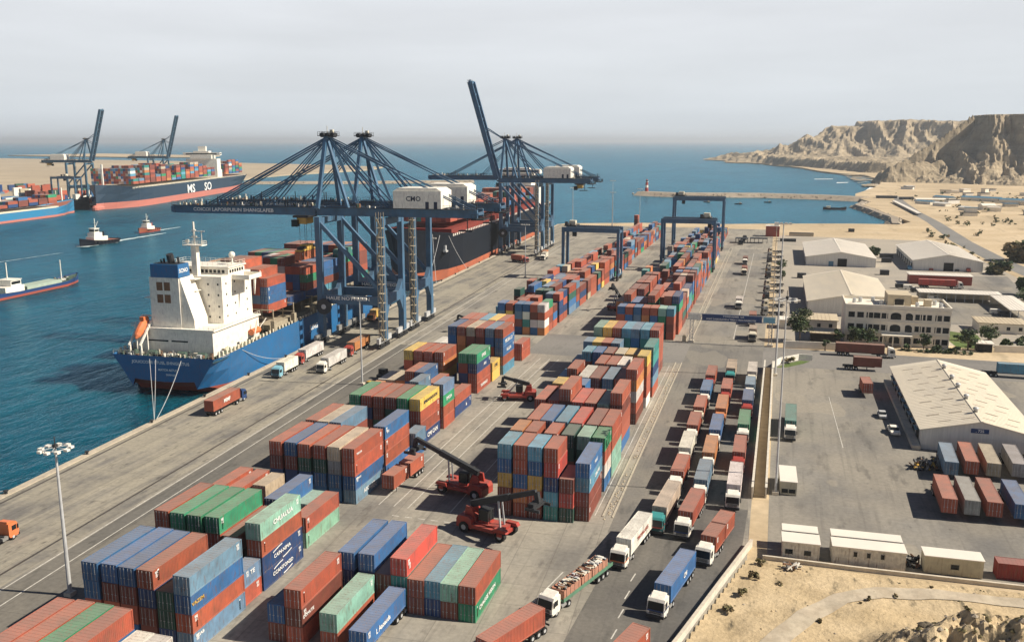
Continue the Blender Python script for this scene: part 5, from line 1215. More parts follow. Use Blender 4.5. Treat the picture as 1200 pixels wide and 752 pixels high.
# ------------------------------------------------------------------ warehouses and buildings
M_roof = mat('sandy metal roof', (0.68,0.61,0.48), 0.6, 0.07, 0.25, stretch=(1,.25,1)); M_roofp = mat('pale metal roof', (0.72,0.67,0.58), 0.6, 0.06, 0.2)
M_clad = mat('pale cladding', (0.68,0.66,0.60), 0.7, 0.12, 0.5, stretch=(4,4,.3)); M_door = mat('dark opening', (0.02,0.018,0.016), 0.9, 0.1, 1.0); M_bluec = mat('blue tarpaulin', (0.06,0.18,0.28), 0.7, 0.2, 1.0)
M_stone = mat('rendered facade', (0.76,0.70,0.58), 0.85, 0.10, 0.5); M_sand = mat('sandstone slab', (0.50,0.42,0.29), 0.85, 0.12, 0.6)
def warehouse(label, x0, x1, y0, y1, ev, rd, doors=(), vents=(), sky_=False, canopy=False, sign=None, roofm=None, sidedoors=0):
    t = thing('warehouse', label, 'warehouse', (x0, y0, 0.0), 0, None); W_ = x1-x0; D = y1-y0; cx = W_/2
    b = MB().m(M_clad); b.yprism([(0,0),(W_,0),(W_,ev),(cx,rd),(0,ev)], 0, D)
    for i in range(int(D/6)+1): b.box(-.18,-.02,i*6,i*6+.3,0,ev-.2); b.box(W_+.02,W_+.18,i*6,i*6+.3,0,ev-.2)
    w = part('wall', b, t)
    r = MB().m(roofm or M_roof); th = .18; o_ = .7
    for s in (0, 1):
        xa, xb = (-o_, cx) if s == 0 else (W_+o_, cx); za, zb = ev-.7*(rd-ev)/cx, rd
        r.yprism([(xa,za+.03),(xb,zb+.03),(xb,zb+th+.03),(xa,za+th+.03)], -o_, D+o_)
    n = int(D/1.15)
    for i in range(n):
        y = -.4+i*1.15
        for s in (0,1):
            xa, xb = (-o_, cx-.2) if s == 0 else (W_+o_, cx+.2); za = ev-.7*(rd-ev)/cx+th+.03; zb = rd+th+.01; r.bar((xa,y,za),(xb,y,zb),.09,.07)
    r.bar((cx,-o_,rd+th+.03),(cx,D+o_,rd+th+.03),.5,.12)
    ro = part('roof', r, t)
    if sky_:
        q = MB().m(mat('roof light panel', (0.53,0.46,0.36), 0.5, 0.1, 1.0))
        for k in range(10):
            for f in (.28,.68) if k%2 else (.42,.82):
                y = 3+k*5.2; xa = cx*f; za = ev+(rd-ev)*f+th+.10; q.bar((xa-1.2,y,za-1.2*(rd-ev)/cx),(xa+1.2,y,za+1.2*(rd-ev)/cx),.45,.05); xb = W_-xa; q.bar((xb+1.2,y,za-1.2*(rd-ev)/cx),(xb-1.2,y,za+1.2*(rd-ev)/cx),.3,.05)
        q.build('roof_light', ro)
    for y in vents:
        v = MB().m(M_grey); v.tube((cx,y,rd+.15),(cx,y,rd+.75),.42,10); v.m(M_lgrey).ball((cx,y,rd+1.0),.62,10,.7); v.build('ridge_vent', ro)
    for (a, b_, h, m_) in doors:
        d = MB().m(m_); d.box(a,b_,-.06,-.02,0,h); d.m(M_clad).box(a-.2,a,-.12,-.02,0,h+.2); d.box(b_,b_+.2,-.12,-.02,0,h+.2); d.box(a,b_,-.12,-.02,h,h+.2); part('door', d, t)
    for k in range(sidedoors):
        d = MB().m(M_door); y = 4+k*(D-6)/max(1,sidedoors); d.box(-.26,-.20,y,y+2.8,0,2.9); d.m(M_bluec).box(-.9,-.3,y-.2,y+3,3.0,3.15); part('side_door', d, t)
    if canopy:
        d = MB().m(M_conc); d.box(-1.9,-.25,-1,D,0,.9); part('loading_dock', d, t)
    if sign:
        d = MB().m(M_navy); d.bc((sign[1],-.08,sign[2]),(3.4,.08,.95)); sg = part('sign', d, t); text(sign[0], .8, M_mark, sg, (sign[1],-.13,sign[2]), (PI/2,0,0))
    return t
warehouse('large pale warehouse with ridge vents and navy sign, behind the parked trailers', 32.1, 54.2, 199.8, 255, 4.4, 6.9, vents=(6.5,17,27,35,46), sky_=True, canopy=True, sign=('. 725', 10.9, 4.9), sidedoors=9)
warehouse('sandy roofed warehouse directly behind the office building', 13.3, 43.3, 352.5, 419.5, 5.0, 8.1, doors=((1.5,8.5,2.6,M_clad),(10,15.5,2.6,M_clad)))
warehouse('warehouse with blue crate by its dark door, left one of the rear pair', 16.3, 50.1, 495.3, 565, 4.6, 7.4, doors=((15.4,20,4.1,M_door),(11,13.5,2.6,M_bluec)), roofm=M_roofp)
warehouse('right one of the rear pair of warehouses, beside the coast road', 67.7, 99.4, 492, 563, 5.0, 8.1, doors=((14,18.5,4.2,M_door),), roofm=M_roofp, sidedoors=8)
# office building
t = thing('office_building', 'three storey cream office building with arched central windows', 'building', (23.0, 303.9, 0), 0)
b = MB().m(M_stone); b.box(0,31,0,17,0,12.0)
for z in (3.7,7.5,11.4): b.box(-.15,31.15,-.22,-.002,z,z+.35)
for x in (0,6.7,12.2,17.6,22.6,26.8,30.7): b.box(x,x+.3,-.16,-.002,.02,11.4)
b.box(-.2,31.2,-.25,.2,12.0,12.9); b.box(-.2,.2,.2,17.2,12.0,12.9); b.box(30.8,31.2,.2,17.2,12.0,12.9); b.box(.2,30.8,16.8,17.2,12.0,12.9)
part('wall', b, t)
b = MB().m(M_sand); b.box(12.8,19.8,5,14.5,12.0,15.6); b.m(M_stone).box(14.8,17.8,4.99-.25,4.99,12.0,13.4); b.m(M_sand).box(20.5,22.4,9,12,12,14.6); b.box(24,26,6,9,12.0,14.2); b.m(M_door).box(14.9,17.6,4.7,4.75,12.4,14.2); b.m(M_lgrey)
for (x, y) in ((3,8),(5,10),(21.6,4.5),(27.5,10),(28.6,5),(11,6),(9,12),(17,16),(15,16)): b.tube((x,y,12),(x,y,13.5),.6,8)
part('roof_room', b, t)
wf = [(1.0,2.7),(3.6,5.4),(6.4,8.2),(8.6,10.3),(10.9,12.6)]; wr = [(20.8,21.9),(22.4,23.6),(24.2,25.4),(26.6,28.3),(29.0,30.7)]
for fl in range(3):
    z0 = 1.2+3.8*fl
    for (a, c_) in wf + wr:
        w = MB().m(M_glass); w.box(a-.1,c_+.1,-.05,-.01,z0-.15,z0+1.6); w.m(M_white).box(a-.2,c_+.2,-.24,-.01,z0-.34,z0-.17)
        if (a+fl) % 2 > 1: w.m(M_sand).box(a-.05,a+.02,-.1,-.052,z0,z0+1.45)
        part('window', w, t)
    for (a, c_) in ((13.5,16.6),(17.7,20.0)):
        pts_ = [(a,z0-.4 if fl < 2 else z0-.3),(c_,z0-.4 if fl < 2 else z0-.3),(c_,z0+1.0)] + [((a+c_)/2+(c_-a)/2*math.cos(q), z0+1.0+.9*math.sin(q)) for q in np.linspace(.35,PI-.35,6)] + [(a,z0+1.0)]
        w = MB().m(M_glass); w.yprism(pts_, -.05, -.01); w.m(M_white).box(a-.1,c_+.1,-.22,-.01,z0-.6,z0-.42); part('arched_window', w, t)
b = MB().m(M_stone); b.box(11.0,20.0,-3.0,-.25,3.5,3.9); 
for x in (11.3,14.2,17.0,19.6): b.box(x,x+.35,-2.9,-2.5,0,3.5)
part('porch', b, t)
# small buildings
def shed(label, x0, x1, y0, y1, h, roofm, wallm, open_=False, n=6, mono=.3):
    t = thing('shed', label, 'shed', (x0,y0,0), 0); W_ = x1-x0; D = y1-y0
    if open_:
        b = MB().m(M_lgrey)
        for i in range(n+1):
            for y in (.3, D-.3): b.bar((W_*i/n,y,0),(W_*i/n,y,h),.22)
        b.m(wallm).box(0,W_,D-.2,D,0,h-.05); part('post', b, t)
    else:
        b = MB().m(wallm).box(0,W_,0,D,0,h-.03); part('wall', b, t)
        for i in range(n):
            w = MB().m(M_glass); w.box(W_*(i+.3)/n, W_*(i+.6)/n, -.05,-.01, h*.35, h*.7); part('window', w, t)
    b = MB().m(roofm); b.yprism([(-.5,h),(W_+.5,h),(W_+.5,h+.25),(-.5,h+.25)], -.6, D+.5)
    for i in range(int(W_/1.3)): b.box(i*1.3,i*1.3+.08,-.55,D+.45,h+.26,h+.32)
    part('roof', b, t); return t
shed('long open vehicle canopy with white roof behind the office', 58.0, 88.0, 396, 405, 3.4, M_roofp, M_conc, True, 9)
shed('open vehicle canopy at the right edge', 84.0, 91.5, 362, 396, 3.4, M_roofp, M_conc, True, 3)
t = shed('low white roofed block behind the parked red trailers, right of warehouses', 60.0, 86.0, 444, 452, 4.0, M_roofp, M_boot, False, 1)
shed('bungalow with sand coloured roof and arched window beside the lawn', 68.2, 83.0, 334, 345, 3.3, M_sand, M_stone, False, 4)
shed('sandy roofed shed between tree and office', 12.8, 21.6, 300.5, 308, 3.4, M_sand, M_door, False, 1)
shed('second flat roofed shed beneath the sandy warehouse', 10.5, 21.9, 322, 334, 3.6, M_sand, M_stone, False, 3)
shed('small kiosk with flat white roof by the hedge', 61.8, 66.0, 302, 306, 2.6, M_roofp, M_door, False, 1)
shed('small pale lean-to beside the lone tree', 3.0, 9.0, 322, 328, 3.0, M_roofp, M_stone, False, 1)
# parked long red trailers behind the office
truck('long trailer lorry with red side parked behind the office building', 80.4, 433, R(90), M_white, 15, grp=None); tbox('R', 80.4, 433, R(90), 15.0, 'long red sided container behind the office building')
# site cabins along the front wall
def cabin(label, x0, x1, y0, y1, h, m_, wins, ribs=False, two=False):
    t = thing('site_cabin', label, 'cabin', (x0,y0,0), R(1.5)); W_ = x1-x0; D = y1-y0
    b = MB().m(m_).box(0,W_,0,D,.12,h)
    if ribs:
        for i in range(int(W_/.3)): b.box(.08+i*.3,.2+i*.3,-.05,-.001,.2,h-.15)
    b.m(M_roofp).box(-.12,W_+.12,-.15,D+.12,h+.002,h+.14); part('body', b, t)
    if two: b = MB().m(m_).box(0.1,W_-.1,D+.4,D+2.9,.1,h+.15); b.m(M_roofp).box(0,W_,D+.3,D+3.0,h+.155,h+.28); part('rear_unit', b, t)
    for (a, c_, z) in wins:
        w = MB().m(M_glass).box(a,c_,-.07,-.055,z,z+.75); w.m(M_dark).box(a-.06,a,-.09,-.055,z-.05,z+.8); w.box(c_,c_+.06,-.09,-.055,z-.05,z+.8); part('window', w, t)
M_cab1 = mat('dirty white cabin', (0.58,0.54,0.45), 0.75, 0.28, 1.3, streak=.75)
cabin('cream site cabin with two dark windows beside the pole line', 3.7, 9.2, 137.7, 141.2, 3.0, M_cab1, ((.5,1.5,1.1),(3.3,4.2,1.1)), two=True)
cabin('long white double site cabin with three tiny windows', 11.1, 21.6, 138.1, 141.3, 3.0, M_cab1, ((3.1,3.5,1.7),(5.0,5.4,1.7),(7.0,7.4,1.7)), two=True)
cabin('ribbed beige container cabin with one square window', 24.3, 32.4, 139.0, 142.0, 2.8, mat('beige cabin', (0.50,0.46,0.33), 0.7, 0.15, 0.9, streak=.4), ((3.7,4.7,1.1),), ribs=True)
tagc = dict(x=40.5, y=141.3, z=0, L=12.19, rz=R(91.5), col=(0.25,0.03,0.025), name='deep red', code='r', label='deep red container lying along the front wall, right of the site cabins', group=None, key=('site',), keep=True); RECS.append(tagc)
cabin('small beige hut with dark double door beside the pipe wall', 3.4, 6.3, 165.0, 173.5, 2.6, mat('beige cabin',(0,0,0)), ((.3,1.3,.5),(1.6,2.6,.5)))
# walls
def wall(label, pts_, h, w, m_, name='wall', cap=None, grp=None, cat='wall'):
    b = MB().m(m_)
    for p, q in zip(pts_, pts_[1:]): b.bar((p[0],p[1],h/2),(q[0],q[1],h/2), w, h)
    if cap:
        b.m(cap)
        for p, q in zip(pts_, pts_[1:]): b.bar((p[0],p[1],h+.06),(q[0],q[1],h+.06), w+.12, .12)
    o = b.build(name); tag(o, label, cat, grp); return o
M_wallp = mat('white washed wall', (0.60,0.56,0.47), 0.85, 0.15, 0.8, streak=.3)
wall('white parapet wall curving up the road at the bottom of the frame', [(-12.6,96),(-9.0,109.5),(-5.0,125.5),(-1.0,141.2)], 1.1, .35, M_wallp, 'parapet_wall', M_conc)
wall('low grey wall running along in front of the site cabins', [(.8,137.0),(14,136.9),(37,137.4),(90,139)], .55, .3, M_conc, 'low_wall', M_conc)
wall('left one of two long parallel walls between lanes and depot', [(-1.5,161.5),(-.9,263)], 2.2, .3, M_conc, 'dividing_wall', M_wallp)
wall('right one of two long parallel walls, bordering the depot yard', [(.9,162.5),(1.3,263)], 2.0, .3, M_wallp, 'dividing_wall', M_wallp)
wall('bright white wall bending round the depot corner', [(1.4,263.4),(3.4,269.5),(8.6,275.5),(12.5,275.8)], 1.8, .3, M_white, 'corner_wall')
wall('cream wall with recessed panels left of the office', [(4.2,291),(22.0,292.6)], 2.2, .25, M_stone, 'garden_wall', M_stone)
wall('cream garden wall in front of the lawn on the right', [(67,303.5),(92,306)], 2.0, .25, M_stone, 'garden_wall', M_stone)
wall('low kerb wall beneath the hedge at the office', [(45,298.3),(60,299.2)], .6, .3, M_stone, 'hedge_wall')
st = MB().m(G_sand).box(-1.2,.7,163,262.5,0,.25); struct(st.build('sand_strip'))
# shade-side rubble between kerbs
def stones(name, label, n, fx, rr, s0, s1, m_, cat='rubble'):
    b = MB().m(m_)
    for i in range(n):
        x, y = fx(rr); r_ = rr.uniform(s0,s1); b.ball((x,y,r_*.4),r_,5,.6)
    o = b.build(name); tag(o, label, cat, None, 'stuff'); return o
rr = random.Random(77)
stones('loose_stones', 'loose tan stones littered between the kerbs beside the lanes', 200, lambda r: (r.gauss(-25.3,.30), 147+115*r.random()**1.3+r.gauss(0,1.5)), rr, .07, .24, M_sand)
stones('loose_rock', 'dark loose rocks scattered over the sandy slope', 420, lambda r: (r.uniform(0,60), r.uniform(88,135)), rr, .06, .22, mat('dark rock',(0.10,0.08,0.055),.9,.3,1.0)) if False else None
M_clod = mat('dark clod', (0.12,0.10,0.045), .95, .35, 2.0)
b = MB(); 
for i in range(4200):
    x, y = rr.uniform(-8,64), rr.uniform(86,136)
    if x < (y-141)*.253+1.2: continue
    k = max(0, 1-seg_d((x,y),(25,106),(60,108))[0]/15)
    if rr.random() > .05+1.1*k: continue
    r_ = rr.uniform(.05,.26)*(1+1.2*k); b.m(rr.choice((M_clod, M_clod, G_knoll, G_rock))); b.ball((x,y,fore(x,y)+r_*.1), r_, 5, rr.uniform(.5,.9))
tag(b.build('loose_rock'), 'dark loose rocks and clods strewn over the sandy knoll', 'rock', None, 'stuff')
for k, (x, y, r_) in enumerate(((20.5,113.5,.9),(35.6,117.5,1.6))):
    b = MB().m(mat('dark rock',(0.12,0.10,0.07),.9,.4,1.0,bump=.2)); rq = random.Random(k)
    for i in range(6): b.ball((rq.uniform(-.5,.5)*r_, rq.uniform(-.5,.5)*r_, rq.uniform(0,.5)*r_), r_*rq.uniform(.5,.9), 7, .8)
    tag(b.build('boulder', None, (x,y,fore(x,y)+.1)), ('dark boulder perched on the sandy knoll','big dark boulder at the right edge of the knoll')[k], 'boulder')
# junk heap and depot clutter
b = MB(); rq = random.Random(4)
for i in range(26): b.m(rq.choice((M_dark,M_white,M_rust,M_grey))); b.bar((rq.uniform(-1,1),rq.uniform(-1,1),.1),(rq.uniform(-1.4,1.4),rq.uniform(-1.2,1.2),rq.uniform(.2,.8)),rq.uniform(.1,.3))
tag(b.build('scrap_heap', None, (5.2,134.2,.4)), 'small dark and white scrap heap below the site cabins', 'scrap')
b = MB()
for i in range(60): b.m(rq.choice((M_dark,M_dark,M_rust,M_yel,M_grey))); x = rq.uniform(-1.6,3); b.bar((x,rq.uniform(-1,2.4),rq.uniform(.1,.5)),(x+rq.uniform(-1.2,1.2),rq.uniform(-1,2.4),rq.uniform(.3,2.1)),rq.uniform(.12,.4))
tag(b.build('machinery_heap', None, (30.6,186.5,0)), 'dark heap of yard machinery left of the parked slate trailer', 'machinery')
b = MB()
for i in range(40): b.m(rq.choice((M_dark,M_dark,M_lgrey,M_rust))); b.bar((rq.uniform(-1,1),rq.uniform(-1.4,1.4),rq.uniform(.1,.6)),(rq.uniform(-1.2,1.2),rq.uniform(-1.4,1.4),rq.uniform(.2,1.6)),rq.uniform(.1,.35))
tag(b.build('machinery_heap', None, (22.9,141.5,0)), 'dark pipes and scrap between the white and beige cabins', 'machinery')

# ------------------------------------------------------------------ masts, poles, gate
def mast(label, x, y, h, r=.32, head='crown', grp='light masts'):
    t = thing('light_mast', label, 'light mast', (x,y,0), 0, grp)
    p_ = MB().m(M_lgrey); p_.tube((0,0,0),(0,0,h),r,10,r*.45); p_.m(M_conc).bc((0,0,.3),(1.2,1.2,.6)); part('pole', p_, t)
    c = MB().m(M_lgrey)
    if head == 'crown':
        n = 12
        for i in range(n):
            a = 2*PI*i/n; b2 = 2*PI*(i+1)/n; c.bar((1.7*math.cos(a),1.7*math.sin(a),h),(1.7*math.cos(b2),1.7*math.sin(b2),h),.1)
            if i%2 == 0: c.bar((0,0,h+.1),(1.7*math.cos(a),1.7*math.sin(a),h),.08)
        hd = part('lamp_ring', c, t)
        for i in range(9):
            a = 2*PI*i/9; l = MB().m(M_white); l.bc((1.95*math.cos(a),1.95*math.sin(a),h-.15),(.62,.62,.3)); l.build('floodlight', hd)
        c = MB().m(M_dark); c.bar((0,0,h),(0,0,h+1.6),.1); c.bc((0,0,h+.25),(.5,.5,.6)); part('lightning_rod', c, t)
    else:
        c.bar((-2.0,0,h),(2.0,0,h),.14); hd = part('cross_arm', c, t)
        for x_ in (-1.7,-.6,.6,1.7): l = MB().m(M_white); l.bc((x_,-.2,h+.2),(.8,.4,.5)); l.build('floodlight', hd)
    return t
mast('tall light mast with a lamp crown at lower left, on the apron', -94.5, 97.3, 22.2)
mast('slim light mast in front of the row with yellow end box', -104.6+.6, 213.6, 23.2, .26, 'bar')
mast('light mast standing behind the tall row, left of the crossing', -97.0, 265.0, 23, .2, 'bar') if False else None
mast('light mast on the quay before the black ship, with wide lamp bar', -137.5, 352.0, 24, .26, 'bar')
mast('light mast beside the raised boom crane', -113.5, 412, 25, .26, 'bar')
mast('far light mast with twin lamps at the end of the quay', -141, 640, 31, .3, 'crown')
for k, (x, y, h) in enumerate(((-121,690,34),(-112,640,28),(-100,690,28))): mast('thin far mast at the quay end, %s from left' % ORD[k], x, y, h, .25, 'bar')
mast('tall mast by the depot wall with lamps at half height', 2.6, 165.0, 36.5, .22, 'crown')
mast('tall thin mast behind the gate corner', 2.0, 254.5, 42, .3, 'bar')
for k, y in enumerate((300, 345, 395, 450, 510, 570)):
    t = thing('utility_pole', 'utility pole in the line along the access road, %s from the gate' % ORD[k], 'pole', (0.6, y, 0), 0, 'utility poles along the access road')
    p_ = MB().m(M_conc).tube((0,0,0),(0,0,13),.22,8,.14); part('pole', p_, t)
    c = MB().m(M_dark).bar((-1.8,0,12),(1.8,0,12),.18); c.bar((-1.3,0,10.8),(1.3,0,10.8),.18); part('cross_arm', c, t)
# gate gantry over the access road
t = thing('gate_gantry', 'steel gate gantry with long navy sign across the access road', 'sign', (-24.4, 291.2, 0), R(1), None)
for x in (0, 24.6):
    g = MB().m(M_lgrey)
    for a in (-.5,.5):
        for b_ in (-.5,.5): g.bar((x+a,b_,0),(x+a,b_,9.4),.14)
    for i in range(9): z = i*1.04; g.bar((x-.5,-.5,z),(x+.5,-.5,z+1.0),.08); g.bar((x+.5,.5,z),(x-.5,.5,z+1.0),.08); g.bar((x-.5,-.5,z),(x-.5,.5,z+1),.08); g.bar((x+.5,-.5,z),(x+.5,.5,z+1),.08)
    g.m(M_conc).bc((x,0,.35),(1.8,1.8,.7)); part('column', g, t)
g = MB().m(M_lgrey)
for z in (7.6, 9.5):
    for b_ in (-.5,.5): g.bar((-1.5,b_,z),(26,b_,z),.14)
for i in range(22): x = -1.2+i*1.25; g.bar((x,-.5,7.6),(x+.62,-.5,9.5),.07); g.bar((x+.62,-.5,9.5),(x+1.25,-.5,7.6),.07)
part('truss', g, t)
g = MB().m(M_navy); g.box(3.2,21.8,-.72,-.62,7.5,9.6); bd = part('sign_board', g, t)
text('YORDAEMR  LA', .72, M_mark, bd, (13.0,-.73,9.1), (PI/2,0,0), sx=1.3); text('PORT DAMORATIIS & TERM I TRDA RASMOTIIE', .72, M_mark, bd, (12.3,-.73,8.1), (PI/2,0,0), sx=1.02)
g = MB().m(M_white); g.box(-1.2,2.8,-.70,-.62,7.7,9.4); part('side_panel', g, t); g = MB().m(M_ltblue).box(22.2,25.8,-.70,-.62,7.7,9.4); part('side_panel', g, t)
b = MB().m(M_sand); b.bc((-2.2,291.3,1.0),(1.2,1.2,2.0)); b.bc((-2.2,291.3,2.1),(.8,.8,.3)); tag(b.build('gate_post', None, (-24.4,0,0)), 'squat sandstone post beside the left gate column', 'post')
# lighthouse
t = thing('lighthouse', 'small red and white lighthouse on the breakwater tip', 'lighthouse', (-159,1152,1.2))
g = MB().m(M_red).tube((0,0,0),(0,0,5),2.4,12,2.0); g.m(M_white).tube((0,0,5),(0,0,8),2.0,12,1.8); g.m(M_red).tube((0,0,8),(0,0,12),1.8,12,1.5); part('tower', g, t)
g = MB().m(M_white).tube((0,0,12),(0,0,12.4),2.3,12); g.m(M_glass).tube((0,0,12.4),(0,0,14),1.1,8); g.m(M_red).tube((0,0,14),(0,0,15.6),1.4,8,.1); part('lantern', g, t)
# bollards and fenders
bo = MB().m(M_dark); bo.tube((0,0,0),(0,0,.5),.28,8); bo.tube((0,0,.5),(0,0,.7),.45,8)
pb = bo.build('bollard', None, (QX(125,.9),125,.22)); tag(pb, 'black mooring bollard on the pale quay coping', 'bollard', 'bollards along the quay coping')
for y in range(147, 620, 22):
    q = pb.copy(); COL.objects.link(q); q.location = (QX(y,.9), y, .22)
for k in range(7):
    y = 112+k*18; f = MB().m(M_tyre); f.bc((0,0,0),(.5,1.6,1.8)); q = f.build('fender', None, (QX(y,-.25),y,-1.1)); tag(q,'black rubber fender on the quay wall face','fender','fenders on the quay wall')
mr = MB().m(M_lgrey); line_w(mr, (QX(125,.9),125,.8), (-156,118,1.5), .09, 1.2); tag(mr.build('mooring_rope'), 'pale mooring rope reaching over the water at left edge', 'rope')

# ------------------------------------------------------------------ red building, far vans, small far things
t = thing('storage_tank', 'red brown storage block at the far end of the access road', 'building', (-6.5, 640, 0)); g = MB().m(M_boot).box(0,9,0,8,0,7); part('wall', g, t); g = MB().m(M_roofp).box(-.2,9.2,-.2,8.2,7.0,7.3); g.bc((7,3,8.4),(3,3,2.2)); part('roof', g, t)
for k, (x0, x1, y) in enumerate(((-24.5,-16.5,592),(-15.6,-4.6,594))):
    b = MB().m(M_dark); b.box(x0,x1,y,y+8,2.8,3.1)
    for x in np.linspace(x0+.3,x1-.3,5): b.bar((x,y+.3,0),(x,y+.3,2.8),.2); b.bar((x,y+7.6,0),(x,y+7.6,2.8),.2)
    tag(b.build('carport'), ('small black roofed carport at the road end, left','long black roofed carport at the road end, right')[k], 'carport')
fb = [(143,1062,30,9,3.5,M_stone,R(4),'long low cream shed on the far sand, leftmost of the far sheds'),(178,1078,9,26,5,M_bluec,R(30),'dark blue roofed far shed with a pale apron'),(150,1012,8,20,4,M_bluec,R(38),'dark far shed beside the coastal road bend'),
      (160,985,8,16,4,M_clad,R(38),'pale far shed beside the coastal road bend'),(226,1075,10,40,5,M_bluec,R(55),'long dark roofed far shed below the hill'),(262,1040,10,44,5,M_bluec,R(62),'second long dark roofed far shed at right edge'),
      (186,945,12,12,6,M_white,R(10),'white domed hut among far bushes'),(170,930,7,12,4,M_clad,R(30),'small grey far hut behind bushes'),(215,900,26,6,3,M_clad,R(-4),'long grey far fence building at right'),(132,1090,14,6,3,M_dark,R(20),'dark hut at the breakwater root'),(108,1110,22,5,3,M_dark,R(4),'dark row of huts on the breakwater root')]
for (x, y, w, d, h, m_, rz_, lb) in fb:
    t = thing('far_shed', lb, 'shed', (x,y,0), rz_); g = MB().m(M_stone if m_ is not M_dark else M_dark).box(0,w,0,d,0,h*.7); part('wall', g, t)
    g = MB().m(m_).yprism([(-.4,h*.7),(w+.4,h*.7),(w/2,h)], -.4, d+.4) if w < d else MB().m(m_).xprism([(-.4,h*.7),(d+.4,h*.7),(d/2,h)], -.4, w+.4); part('roof', g, t)
rq = random.Random(31)
for k in range(22):
    y = rq.uniform(860,1330); x = 122+rq.uniform(20,.15*y)
    t = thing('far_hut', 'small low hut scattered on the far sand below the cliffs', 'hut', (x,y,0), rq.uniform(-.4,.9), 'small huts on the far sand'); w, d, h = rq.uniform(6,16), rq.uniform(5,9), rq.uniform(2.5,4.5)
    part('wall', MB().m(rq.choice((M_stone, M_clad, M_conc))).box(0,w,0,d,0,h), t); part('roof', MB().m(rq.choice((M_bluec, M_dark, M_roofp, M_grey))).box(-.4,w+.4,-.4,d+.4,h,h+.4), t)
b = MB().m(M_lgrey); b.bar((118,1035,1.4),(119.5,860,1.4),3.2,1.0); b.m(M_roofp).bar((118,1035,2.0),(119.5,860,2.0),3.6,.3); tag(b.build('conveyor'), 'long straight pale conveyor beside the coastal road', 'conveyor')
for k, (x, y, w) in enumerate(((8,612,10),(17,650,16),(13,448,4),(52,690,4),(60,540,7),(58,520,5),(52,470,4))):
    b = MB().m(M_dark if k != 1 else M_sand); b.box(-w/2,w/2,-1.5,1.5,0,2.0 if k else 1.6); b.m(M_dark).box(-w/2,w/2,-1.6,1.6,2.0 if k else 1.6,2.3 if k else 1.8)
    tag(b.build('stacked_goods', None, (x,y,0)), ['dark row of stacked goods past the road end','long covered goods row on the sand behind the rear warehouse','dark bin beside the sandy warehouse','small dark block on the shoreline sand','stacked goods between the two rear warehouses, far one','stacked goods between the two rear warehouses, near one','dark drum stack right of the sandy warehouse'][k], 'goods')
for k, (x, y, m_) in enumerate(((66,490,M_bluec),(88,491,M_dark),(93,490,M_boot),(76,491,M_boot),(57,428,M_dark),(60,425,M_clad),(66,398,M_white),(84,372,M_white),(86,368,M_dark),(62,418,M_dark),(58,352,M_dark))):
    t = thing('parked_van', 'van number' , 'van', (x,y,0), R(90 if k > 3 else 0)); t['label'] = ['blue van at the corner of the right rear warehouse','dark van right of the rear warehouse door','red van farthest right at the rear warehouse','red van left of the rear warehouse door','dark pickup behind the office','grey pickup behind the office','white van under the long canopy','white van under the right canopy','dark van under the right canopy','dark van beside the long red trailer','flat dark pickup on the asphalt behind the bungalow'][k]
    g = MB().m(m_); g.xprism([(0,.4),(0,1.1),(1.0,1.2),(1.5,2.0),(4.8,2.0),(4.8,.4)],-.9,.9); part('body', g, t); g = MB().m(M_glass).box(-.92,.92,1.5,2.6,1.3,1.85); part('window', g, t); wheels(t,[(s*.85,yy) for s in (-1,1) for yy in (.9,3.9)],wheel_small,.35)
# lawn
sheet('lawn', [(57,306.5),(66,306.5),(67,329),(58,334),(56,320)], .02, G_grass); sheet('lawn', [(84,306.5),(94,308),(94,330),(86,330)], .02, G_grass); sheet('verge', [(2.2,264),(4.6,269),(9,274.6),(12,275),(10,271),(5.2,265)], .02, G_grass)

# ------------------------------------------------------------------ trees and bushes
M_leaf = [mat('leaf %s' % n, c, 0.7, 0.3, 1.2) for n, c in (('dark green',(0.030,0.060,0.018)),('mid green',(0.055,0.095,0.026)),('olive green',(0.085,0.10,0.035)))]
M_leafd = [mat('dry leaf %s' % n, c, 0.8, 0.3, 1.2) for n, c in (('brown',(0.22,0.165,0.08)),('olive',(0.17,0.15,0.065)))]
M_bark = mat('bark', (0.14,0.10,0.07), 0.9, 0.3, 2.0)
def foliage(rr, R_, H_, z0, n, s, ms=M_leaf):
    b = MB(); cl = []
    for i in range(max(5, int(n/45))):
        a = rr.uniform(0,2*PI); d = R_*math.sqrt(rr.random())*.75; cl.append((d*math.cos(a), d*math.sin(a), z0+H_*rr.uniform(.15,.9), rr.uniform(.28,.5)*R_))
    for i in range(n):
        c = cl[i%len(cl)]; v = Vector((rr.gauss(0,1),rr.gauss(0,1),rr.gauss(0,1))).normalized()*c[3]*rr.uniform(.55,1.05); p = Vector(c[:3])+Vector((v.x,v.y,v.z*.75))
        if p.z < .05: p.z = .05
        u = Vector((rr.uniform(-1,1),rr.uniform(-1,1),rr.uniform(-.4,.4))).normalized(); w = u.cross(Vector((rr.uniform(-1,1),rr.uniform(-1,1),rr.uniform(-1,1)))).normalized(); q = s*rr.uniform(.6,1.3)
        b.m(ms[(i%len(cl))%len(ms)]); b.add([p-u*q-w*q*.6, p+u*q-w*q*.5, p+u*q*.8+w*q*.6, p-u*q*.9+w*q*.5], [(0,1,2,3)])
    return b
def tree(label, x, y, h, r, n=900, seed=1, grp=None):
    rr = random.Random(seed); t = thing('leafy_tree', label, 'tree', (x,y,0), rr.uniform(0,6), grp)
    k = MB().m(M_bark); k.tube((0,0,0),(.15,.1,h*.5),.24,7,.13)
    for i in range(5): a = 2*PI*i/5; k.tube((.1,.05,h*.3+i*.1),(r*.6*math.cos(a),r*.6*math.sin(a),h*.72),.09,5,.03)
    part('trunk', k, t); part('crown', foliage(rr, r, h*.72, h*.28, n, .26), t); return t
